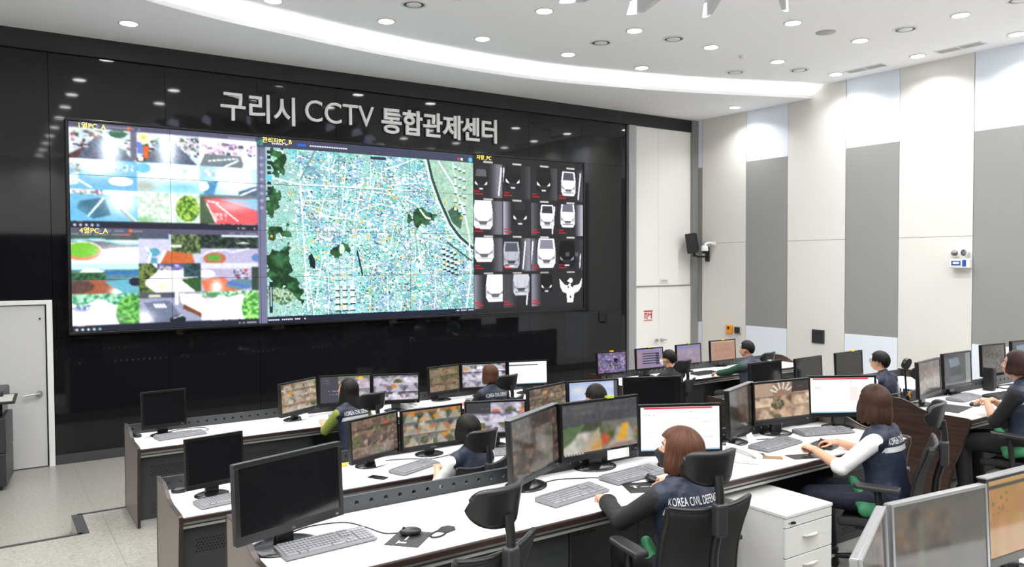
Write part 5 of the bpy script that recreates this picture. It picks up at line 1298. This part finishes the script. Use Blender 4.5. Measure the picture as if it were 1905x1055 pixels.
# ------------------------------------------------------------------ people
def solid(mb, voxel, smooth=4, M=None):
    """union of overlapping closed volumes -> one continuous surface (mesh data)"""
    me = mb.mesh('tmp'); o = bpy.data.objects.new('tmp', me); COL.objects.link(o)
    r = o.modifiers.new('r', 'REMESH'); r.mode = 'VOXEL'; r.voxel_size = voxel; r.use_smooth_shade = True
    if smooth:
        s_ = o.modifiers.new('s', 'SMOOTH'); s_.iterations = smooth; s_.factor = .5
    dg = bpy.context.evaluated_depsgraph_get(); out = bpy.data.meshes.new_from_object(o.evaluated_get(dg))
    bpy.data.objects.remove(o); bpy.data.meshes.remove(me)
    out.polygons.foreach_set('use_smooth', [True]*len(out.polygons))
    return out
def link_mesh(name, me, material, parent):
    me.name = name; me.materials.clear(); me.materials.append(MATS[material])
    o = bpy.data.objects.new(name, me); COL.objects.link(o); o.parent = parent; return o
def ik(a, b, l1, l2, pole):
    a, b = Vector(a), Vector(b); d = b-a; L = min(d.length, (l1+l2)*.995); dn = d.normalized()
    x = (l1*l1-l2*l2+L*L)/(2*L); h = math.sqrt(max(0, l1*l1-x*x))
    p = Vector(pole); p = (p-dn*p.dot(dn)).normalized()
    return a+dn*x+p*h, a+dn*L
def hand_mb(wrist, fwd, upn, side, curl=.5, spread=1.0, s=1.0, fist=False):
    """palm, four jointed fingers of unequal length and a thumb from the side of the palm. side=+1: thumb towards +lat"""
    f = Vector(fwd).normalized(); u = Vector(upn); u = (u-f*u.dot(f)).normalized(); lat = f.cross(u)*side   # thumb direction
    w = Vector(wrist); b = MB()
    def at(x, y, z): return w+lat*x*s+f*y*s+u*z*s
    for x0, r in ((.026, .013), (.009, .0135), (-.009, .0135), (-.027, .012)):
        b.cap(at(x0*.6, .004, 0), at(x0, .082-abs(x0-.005)*.25, .002), .0165*s, r*s, 10)
    b.cap(at(.022, .0, -.003), at(.03, .05, -.008), .015*s, .013*s, 10)      # ball of the thumb
    for k, (x0, L, r) in enumerate(((.028, .071, .0085), (.0095, .079, .0088), (-.0095, .074, .0083), (-.0275, .058, .0073))):
        p = at(x0, .085-abs(x0-.005)*.25, .002); ang = curl*.5+.06*k; d2 = x0*.25*spread
        for seg, (fr, rr) in enumerate(((.45, 1), (.31, .92), (.26, .84))):
            dv = (f*math.cos(ang)-u*math.sin(ang)+lat*d2).normalized(); q = p+dv*L*fr*s
            b.cap(p, q, r*rr*s, r*rr*.93*s, 9); p = q; ang += curl*(1.0 if seg == 0 else .8)
    p = at(.03, .03, -.006); ang = .75
    for L, r in ((.036, .0105), (.030, .0095), (.024, .0085)):
        dv = (lat*math.sin(ang)+f*math.cos(ang)-u*(.35 if not fist else .8)).normalized(); q = p+dv*L*s
        b.cap(p, q, r*s, r*.92*s, 9); p = q; ang -= .35 if not fist else .7
    return b
def head_frame(c, yaw, pitch, roll=0):
    return Matrix.Translation(c)@Matrix.Rotation(yaw, 4, 'Z')@Matrix.Rotation(-pitch, 4, 'X')@Matrix.Rotation(roll, 4, 'Y')

def hair_shell(parent, HM, material, style, seed=1, s=1.0):
    """closed shell of combed hair. style: dict(face=half angle left open in front, front=where the fringe ends (deg from crown),
    side/back = length dropped below the ear line (m) or negative: end angle)"""
    NT, NV = 72, 22; rng = random.Random(seed)
    rx, ry, rz = style.get('r', (.089, .108, .112)); cy, cz = -.012, .018
    outer = []; inner = []
    ph = [rng.uniform(0, 6.28) for _ in range(4)]
    def sm(t): t = max(0, min(1, t)); return t*t*(3-2*t)
    for i in range(NT):
        th = 2*math.pi*i/NT; a = abs((math.degrees(th)+180) % 360-180)      # 0 front .. 180 back
        fo, fe = style['face'], style['front']
        k1 = sm((a-fo)/12.0)
        if style['side'] < 0:
            sa, ba = -style['side'], -style['back']; k2 = sm((a-95)/60)
            pend = fe*(1-k1)+(sa*(1-k2)+ba*k2)*k1; drop = 0
        else:
            k2 = sm((a-90)/50); pend = fe*(1-k1)+98*k1; drop = k1*(style['side']*(1-k2)+style['back']*k2)
        drop *= 1+.05*math.sin(th*13+ph[3])+.035*math.sin(th*29+ph[1])
        if style['side'] < 0: pend += style.get('rough', 1)*(2.2*math.sin(th*17+ph[2])+1.6*math.sin(th*37+ph[0]))*k1
        rid = style.get('rough', 1)*.012*math.sin(th*19+ph[0])+.010*math.sin(th*31+ph[1])*style.get('rough', 1)+.008*math.sin(th*47+ph[2])
        pts = []; arc = R(pend)*.1; tot = arc+drop
        for j in range(NV+1):
            d = tot*j/NV
            if d <= arc or drop <= 0:
                p = R(pend)*min(1, d/arc); sn, cs = math.sin(p), math.cos(p); off = 0
                v = Vector((rx*sn*math.sin(th), ry*sn*math.cos(th), rz*cs)); hgt = sn
            else:
                p = R(pend); off = d-arc; q = off/max(drop, 1e-6)
                fl = 1+style.get('flare', .06)*math.sin(min(1, off/.10)*math.pi*.5)-style.get('tuck', .12)*sm((off-.05)/.10)
                if a > 100 and style.get('cape'): fl *= 1
                v = Vector((rx*math.sin(p)*math.sin(th)*fl, ry*math.sin(p)*math.cos(th)*fl, rz*math.cos(p)-off)); hgt = 1
                if style.get('cape') and math.cos(th) < 0:     # long hair lies on the back
                    v.y -= style['cape']*sm(off/.2); v.x *= 1-.12*sm((off-.1)/.2)
            v *= 1; e = 1+rid*hgt*min(1, j/6)
            pts.append(Vector((v.x*e, v.y*e+cy, v.z+cz)))
        outer.append(pts)
        inn = []
        for j, q in enumerate(pts):
            c_ = Vector((0, cy, min(q.z, cz))) if q.z < cz else Vector((0, cy, cz))
            dd = (q-c_); l = dd.length or 1; thick = style.get('th', .017)*(1 if j else 1)*(1-.55*(j/NV)**3)
            inn.append(q-dd/l*thick)
        inner.append(inn)
    vs = []; fs = []
    for L in (outer, inner):
        for i in range(NT): vs += L[i]
    o = NT*(NV+1); W_1 = NV+1
    for i in range(NT):
        k = (i+1) % NT
        for j in range(NV):
            a, b, c_, d = i*W_1+j, k*W_1+j, k*W_1+j+1, i*W_1+j+1
            fs += [(a, d, c_, b), (o+a, o+b, o+c_, o+d)]
        fs.append((i*W_1+NV, o+i*W_1+NV, o+k*W_1+NV, k*W_1+NV))
    b = MB(); b.smooth = True; b.add([HM@(v*s) for v in vs], fs)
    ob = b.build('hair', material, parent); me = ob.data
    at = me.attributes.new('strand', 'FLOAT_VECTOR', 'POINT'); sv = np.zeros((2*o, 3), np.float32)
    for i in range(NT):
        for j in range(NV+1): sv[i*W_1+j] = sv[o+i*W_1+j] = (2*abs(i/NT-.5)*3.1+(.0 if i < NT/2 else 7.0), j/NV, seed)
    at.data.foreach_set('vector', sv.reshape(-1)); return ob

BOB = dict(face=52, front=66, side=.105, back=.085, flare=.10, tuck=.16)
BOBL = dict(face=48, front=64, side=.13, back=.125, flare=.16, tuck=.10, r=(.093, .112, .114))
LONG = dict(face=50, front=60, side=.22, back=.44, flare=.06, tuck=.02, cape=.075)
SHORT = dict(face=48, front=58, side=-92, back=-128, th=.014, r=(.086, .104, .110))
CROP = dict(face=50, front=50, side=-84, back=-120, th=.012, r=(.084, .102, .106))

def person(label, x, y, zf, heading, lean, hands, hair, hmat, top, s=.96, head_yaw=0, head_pitch=0, male=False, sleeve='long', smat='shirt_black', vest='vest_navy', words=False, band=False, mask=None,
           glasses=False, curl=(.45, .45), lining=False, legs='trousers_navy', near=True, skin='skin', hand_up=None, pole=(-.5, .5), fist=(False, False), shorts=False, neck_twist=.0):
    t = thing('person', label, 'person', (x, y, zf), R(heading), 'people at the desks')
    inv = Matrix.Rotation(-R(heading), 3, 'Z'); base = Vector((x, y, zf))
    def L(p): return (inv@(Vector(p)-base))
    vox = .0075 if near else .010
    P0 = Vector((0, -.02, .545*s)); ln = R(lean)
    def T(a, b, c_): # along the leaning spine
        return P0+Vector((a, b*math.cos(ln)+c_*math.sin(ln), c_*math.cos(ln)-b*math.sin(ln)))*s
    MR = Matrix.Rotation(-ln, 3, 'X'); sw = .185 if male else .165
    def torso(b, g, hips=True):
        def E(c_, r): b.ell(T(*c_), [(q*s+g) for q in r], MR)
        k = 1.06 if male else 1.0
        prof = [(-.115, .03, .03), (-.105, .11, .085), (-.07, .152, .118), (-.01, .168, .127), (.06, .155, .118), (.13, .141, .108), (.20, .139, .108), (.27, .147, .113), (.34, .150, .112), (.40, .132, .092), (.445, .085, .066), (.455, .03, .03)]
        N = 24; vs = []
        for z, rx, ry in prof:
            for i in range(N):
                a_ = 2*math.pi*i/N; c_, s_ = math.cos(a_), math.sin(a_); e = 1.0
                x_ = math.copysign(abs(c_)**.85, c_)*(rx*k+g/s); y_ = math.copysign(abs(s_)**.85, s_)*(ry+g/s)
                if not male and y_ > 0 and .2 < z < .4: y_ += .02*math.sin((z-.2)/.2*math.pi)
                vs.append(T(x_, y_, z+(g if z > .3 else -g if z < -.06 else 0)))
        n_ = len(prof); fs = [(j*N+i, j*N+(i+1) % N, (j+1)*N+(i+1) % N, (j+1)*N+i) for j in range(n_-1) for i in range(N)]
        b.add(vs, fs+[tuple(range(N))[::-1], tuple((n_-1)*N+i for i in range(N))])
        b.cap(T(-sw+.035, -.01, .405), T(sw-.035, -.01, .405), .062*s+g, .062*s+g)
        for q in (-1, 1): b.cap(T(q*.09, -.012, .425), T(q*.015, -.012, .485), .05*s+g, .045*s+g*.6)
    head_c = T(0, .03, .50)+Vector((0, .012+.05*math.sin(R(head_pitch)), .125*s))
    HM = head_frame(head_c, R(head_yaw), R(head_pitch))
    def Hp(a, b, c_): return HM@Vector((a*s, b*s, c_*s))
    H3 = HM.to_3x3()
    arms = []
    for k, q in enumerate((-1, 1)):
        sh = T(q*sw, -.01, .40); tgt = L(hands[k]); pl = Vector((q*.55, -.25, -.8)) if abs(pole[k]) != 9 else Vector((q*1.0, 0, -.35))
        el, wr = ik(sh, tgt, .285*s, .25*s, pl); arms.append((sh, el, wr))
    kn = []; 
    for q in (-1, 1):
        hp = Vector((q*.09*s, .03, P0.z-.01)); k_ = Vector((q*.125*s, .445*s, .50*s)); an = Vector((q*.13*s, .40*s, .085*s)); kn.append((hp, k_, an))
    # ---- the body: one continuous surface
    b = MB(); torso(b, -.004)
    b.cap(T(0, -.012, .44), HM@Vector((0, -.02, -.05))*1.0, .054*s, .052*s)
    def HE(c_, r): b.ell(Hp(*c_), [q*s for q in r], H3)
    HE((0, -.012, .02), (.074, .093, .094)); HE((0, .022, -.035), (.062, .072, .075)); HE((0, .048, -.078), (.034, .030, .028)); HE((0, .03, .02), (.066, .062, .06))
    b.cap(Hp(0, .088, .008), Hp(0, .107, -.024), .0075*s, .0115*s, 10)
    for q in (-1, 1):
        b.ell(Hp(q*.012, .098, -.027), [.009*s]*3); b.ell(Hp(q*.076, -.006, -.012), (.012*s, .02*s, .031*s), H3); b.ell(Hp(q*.036, .064, -.028), (.022*s, .02*s, .02*s), H3)
        b.cap(Hp(q*.012, .084, .032), Hp(q*.05, .07, .03), .009*s, .008*s, 8)
    b.cap(Hp(-.018, .089, -.052), Hp(.018, .089, -.052), .0085*s, .0085*s, 8)
    for (sh, el, wr) in arms:
        b.cap(sh, el, .048*s, .038*s); b.cap(el, el.lerp(wr, .35), .040*s, .041*s); b.cap(el.lerp(wr, .3), wr, .040*s, .026*s)
    for hp, k_, an in kn:
        b.cap(hp, k_, .085*s, .058*s); b.cap(k_, k_.lerp(an, .4), .056*s, .056*s); b.cap(k_.lerp(an, .3), an, .055*s, .036*s); b.cap(an, an+Vector((0, .13*s, -.04*s)), .035*s, .025*s)
    body = solid(b, vox, 3)
    # hands: fingers meshed finely and joined into the same body mesh
    bm = bmesh.new(); bm.from_mesh(body); bpy.data.meshes.remove(body)
    for k, (sh, el, wr) in enumerate(arms):
        q = -1 if k == 0 else 1
        fd = (wr-el).normalized(); u = Vector((0, 0, 1))
        if hand_up and hand_up[k] is not None: u = Vector(hand_up[k])
        fl = Vector((fd.x, fd.y, fd.z*.25-(0.12 if not fist[k] else 0))).normalized() if not (hand_up and hand_up[k] is not None) else fd
        h = hand_mb(wr, fl, u, q*-1*(1), curl[k], 1.0, s*.98, fist[k])
        hm = solid(h, .0045 if near else .006, 2); bm.from_mesh(hm); bpy.data.meshes.remove(hm)
    me = bpy.data.meshes.new('body'); bm.to_mesh(me); bm.free()
    me.polygons.foreach_set('use_smooth', [True]*len(me.polygons)); link_mesh('body', me, skin, t)
    # ---- clothes
    frac = dict(long=.86, elbow=.10, roll=.08, short=-.45)[sleeve]
    b = MB(); torso(b, .007, True)
    for (sh, el, wr) in arms:
        b.cap(T(0, -.01, .40).lerp(sh, .7), sh, .06*s, .058*s)
        if frac >= 0:
            b.cap(sh, el, .060*s, .052*s); e = el.lerp(wr, frac)
            b.cap(el, el.lerp(e, .5), .053*s, .050*s); b.cap(el.lerp(e, .45), e, .051*s, (.058 if sleeve == 'roll' else (.046 if sleeve == 'long' else .05))*s)
            if sleeve == 'long' and words: b.cap(el.lerp(wr, .66), el.lerp(wr, .8), .044*s, .056*s)
        else: b.cap(sh, sh.lerp(el, 1+frac), .061*s, .062*s)
    link_mesh('shirt', solid(b, vox, 3), smat, t)
    vbvh = None
    if vest:
        b = MB(); torso(b, .017, True)
        for q in (-1, 1): b.cap(T(q*(sw-.05), -.008, .40), T(q*(sw-.008), -.008, .395), .072*s, .066*s)
        b.cap(T(0, -.02, .45), T(0, -.016, .487), .066*s, .064*s)
        vm = solid(b, vox, 8); vbvh = BVHTree.FromPolygons([v.co.copy() for v in vm.vertices], [tuple(p.vertices) for p in vm.polygons]); vo = link_mesh('vest', vm, vest, t)
    def project(mx, a, c_):  # onto the back of the vest; a across, c_ up the spine
        o_ = T(a, -.5, c_); d = (T(a, 0, c_)-o_).normalized(); hit = vbvh.ray_cast(o_, d)
        return None if hit[0] is None else hit[0]-d*mx
    if vest and words:
        me = text_mesh('KOREA CIVIL DEFENSE', 1.0, 0, 'CENTER', 3); co = np.array([v.co[:] for v in me.vertices]); lo, hi = co.min(0), co.max(0)
        wd, hg = .285, .042; ok = True
        bm = bmesh.new(); bm.from_mesh(me); bmesh.ops.triangulate(bm, faces=bm.faces); bpy.data.meshes.remove(me)
        kill = []
        for v in bm.verts:
            a = ((v.co.x-lo[0])/(hi[0]-lo[0])-.5)*wd; c_ = .368+(v.co.y-lo[1])/(hi[1]-lo[1])*hg
            p = project(.004, a/s, c_)
            if p is None: kill.append(v)
            else: v.co = p
        bmesh.ops.delete(bm, geom=kill, context='VERTS'); me = bpy.data.meshes.new('vest_lettering'); bm.to_mesh(me); bm.free(); link_mesh('vest_lettering', me, 'print_white', vo)
    if vest and band:
        b = MB(); b.smooth = True; N = 26; P_ = []
        for i in range(N+1):
            a = -.162+.324*i/N; P_.append([project(.0035, a, .318+.034*j/3) for j in range(4)])
        for i in range(N):
            for j in range(3):
                q4 = (P_[i][j], P_[i+1][j], P_[i+1][j+1], P_[i][j+1])
                if all(v is not None for v in q4): b.add(q4, [(0, 1, 2, 3)])
        b.build('reflective_band', 'reflective', vo)
    if lining:
        b = MB(); q = lining
        b.cap(T(q*.12, .12, .02), T(q*.14, .17, .13), .045, .03); b.cap(T(q*.15, .06, -.04), T(q*.14, .17, .0), .05, .045); b.cap(T(q*.17, .0, -.04), T(q*.17, .10, -.06), .045, .05)
        link_mesh('vest_lining', solid(b, .008, 4), 'lining_green', t)
    b = MB(); b.ell(T(0, -.005, -.01), [.176*s, .135*s, .11*s], MR); b.cap(T(-.08, .0, -.01), T(.08, .0, -.01), .11*s, .11*s)
    for hp, k_, an in kn:
        b.cap(hp, k_, .098*s, .070*s); e = k_.lerp(an, .35 if shorts else .93); b.cap(k_, e, .069*s, .058*s)
    link_mesh('trousers', solid(b, .009, 4), legs, t)
    for hp, k_, an in kn:
        b = MB(); b.cap(an+Vector((0, -.02, -.02)), an+Vector((0, .04, -.03)), .042*s, .04*s); b.cap(an+Vector((0, .02, -.045)), an+Vector((0, .155*s, -.05)), .036*s, .032*s)
        sm_ = solid(b, .009, 3)
        for v in sm_.vertices: v.co.z = max(v.co.z, .004)
        link_mesh('shoe', sm_, 'black_plastic', t)
    # ---- face and hair
    for q in (-1, 1):
        e = MB().ell(Hp(q*.031, .0745, .008), [.0115*s]*3, None, 12, 8).build('eye', 'eye_white', t)
        MB().ell(Hp(q*.031, .0845, .008), (.006*s, .003*s, .006*s), H3, 10, 6).build('iris', 'eye_dark', e)
        MB().tube([Hp(q*.016, .092, .027), Hp(q*.033, .089, .032), Hp(q*.05, .077, .028)], .0035*s, 6).build('eyebrow', hmat, t)
    if not mask: MB().tube([Hp(-.022, .090, -.053), Hp(0, .0985, -.051), Hp(.022, .090, -.053)], .005*s, 6).build('lips', 'lip', t)
    if mask:
        def mk(u, v):
            th = u*R(80); z = -.014-.075*v; rr = 1+.05*math.cos(th*1.0)*math.sin(math.pi*v)
            return HM@(Vector((.0765*math.sin(th)*(1-.2*v), .014+(.091+.022*math.exp(-(th/.35)**2)*math.sin(math.pi*min(1, v*1.1+.12)))*math.cos(th)*rr*(1-.08*v), z))*s)
        mo = shell(mk, 20, 8, .004).build('face_mask', mask, t)
        for q in (-1, 1): MB().tube([mk(q, .05), Hp(q*.079, -.0, .012), Hp(q*.082, -.022, -.01), Hp(q*.078, -.008, -.045), mk(q, .9)], .0018, 5).build('ear_loop', mask, mo)
    if glasses:
        g = MB()
        for q in (-1, 1):
            c_ = (q*.032, .102, .006); g.tube([Hp(c_[0]+.023*math.cos(R(k)), c_[1]-abs(.2*.023*math.cos(R(k))), c_[2]+.019*math.sin(R(k))) for k in range(0, 361, 24)], .0022, 6)
            g.tube([Hp(q*.055, .094, .01), Hp(q*.076, .05, .012), Hp(q*.078, -.012, .01)], .0022, 6)
        g.tube([Hp(-.009, .106, .01), Hp(.009, .106, .01)], .0022, 6); g.build('glasses', 'black_plastic', t)
    hair_shell(t, HM, hmat, hair, seed=int(abs(x*100)) % 97, s=s)
    return t

# near row
person('woman with auburn bob and black mask, navy vest and black sleeves, at the near desk', 2.885, -8.63, ZT, -12, 5, ((2.76, -8.17, ZD+.045), (3.27, -8.055, ZD+.055)), dict(BOB, r=(.105, .124, .119), side=.115, back=.10), 'hair_auburn', None, .945, head_yaw=42, head_pitch=-8,
       smat='shirt_black', words=True, band=True, mask='mask_black', curl=(.55, .6), lining=-1, legs='trousers_black')
person('woman with brown bob, white rolled sleeves and navy vest, at the near desk', 4.82, -8.54, ZT, 16, 7, ((4.60, -8.17, ZD+.06), (4.965, -8.10, ZD+.05)), BOBL, 'hair_brown', None, .97, head_yaw=-30, head_pitch=-6,
       sleeve='roll', smat='shirt_white', words=True, band=True, curl=(1.3, .6), fist=(True, False), lining=-1, legs='trousers_navy', shorts=False)
person('person with dark brown bob, black sleeves and navy vest, cut by the right edge', 7.06, -8.44, ZT, 4, 8, ((7.06, -8.12, ZD+.12), (7.16, -8.12, ZD+.12)), dict(BOB, side=.07, back=.06), 'hair_darkbrown', None, 1.02, head_yaw=-4, head_pitch=-8,
       sleeve='elbow', smat='shirt_black', words=False, band=True, curl=(.5, .5), lining=-1, legs='trousers_black')
# front row
person('woman with long black hair, green sleeves and navy vest, in the front row', 3.03, -4.10, ZP, 14, 13, ((2.86, -3.66, ZA+.04), (3.2, -3.62, ZA+.04)), LONG, 'hair_black', None, .97, head_yaw=20, head_pitch=-8, sleeve='elbow', smat='shirt_green', words=True, band=True, near=False, legs='trousers_black')
person('woman with auburn bob and navy vest in the front row', 4.74, -3.98, ZP, 2, 9, ((4.62, -3.6, ZA+.04), (4.95, -3.6, ZA+.04)), BOB, 'hair_auburn', None, .96, head_yaw=14, smat='shirt_black', words=True, near=False, legs='trousers_black')
person('man with short black hair and white mask at the far right desk', 7.34, -4.20, ZP, 4, 8, ((7.2, -3.72, ZA+.04), (7.55, -3.7, ZA+.04)), SHORT, 'hair_black', None, .97, head_yaw=8, male=True, smat='shirt_black', vest=None, mask='mask_white', near=False, legs='trousers_black')
person('man in green sweater and grey vest at the far right desk', 8.76, -4.28, ZP, 6, 6, ((8.66, -3.72, ZA+.04), (9.0, -3.7, ZA+.04)), SHORT, 'hair_black', None, 1.0, head_yaw=10, male=True, smat='shirt_forest', vest='vest_grey', near=False, legs='trousers_black')
# second row
person('woman with black bob, white sleeves and navy vest in the second row', 3.06, -6.26, ZP, 6, 3, ((2.95, -5.93, ZA+.04), (3.2, -5.9, ZA+.04)), dict(BOBL, side=.09, back=.10), 'hair_black', None, .95, head_yaw=12, sleeve='roll', smat='shirt_white', near=False, legs='trousers_black')
person('dark haired person before the pale blue monitor in the second row', 4.42, -6.19, ZP, 0, 6, ((4.3, -5.84, ZA+.04), (4.6, -5.84, ZA+.04)), SHORT, 'hair_black', None, 1.03, male=True, near=False, smat='shirt_black', legs='trousers_black')
person('man with black hair and glasses, white collar and navy vest, second row right', 8.97, -6.10, ZP, 0, 7, ((8.88, -5.86, ZA+.04), (9.2, -5.86, ZA+.04)), dict(SHORT, r=(.096, .116, .120), rough=2.2), 'hair_black', None, 1.0, head_yaw=4, male=True, glasses=True, smat='shirt_white', vest='vest_navy', near=False, legs='trousers_black')
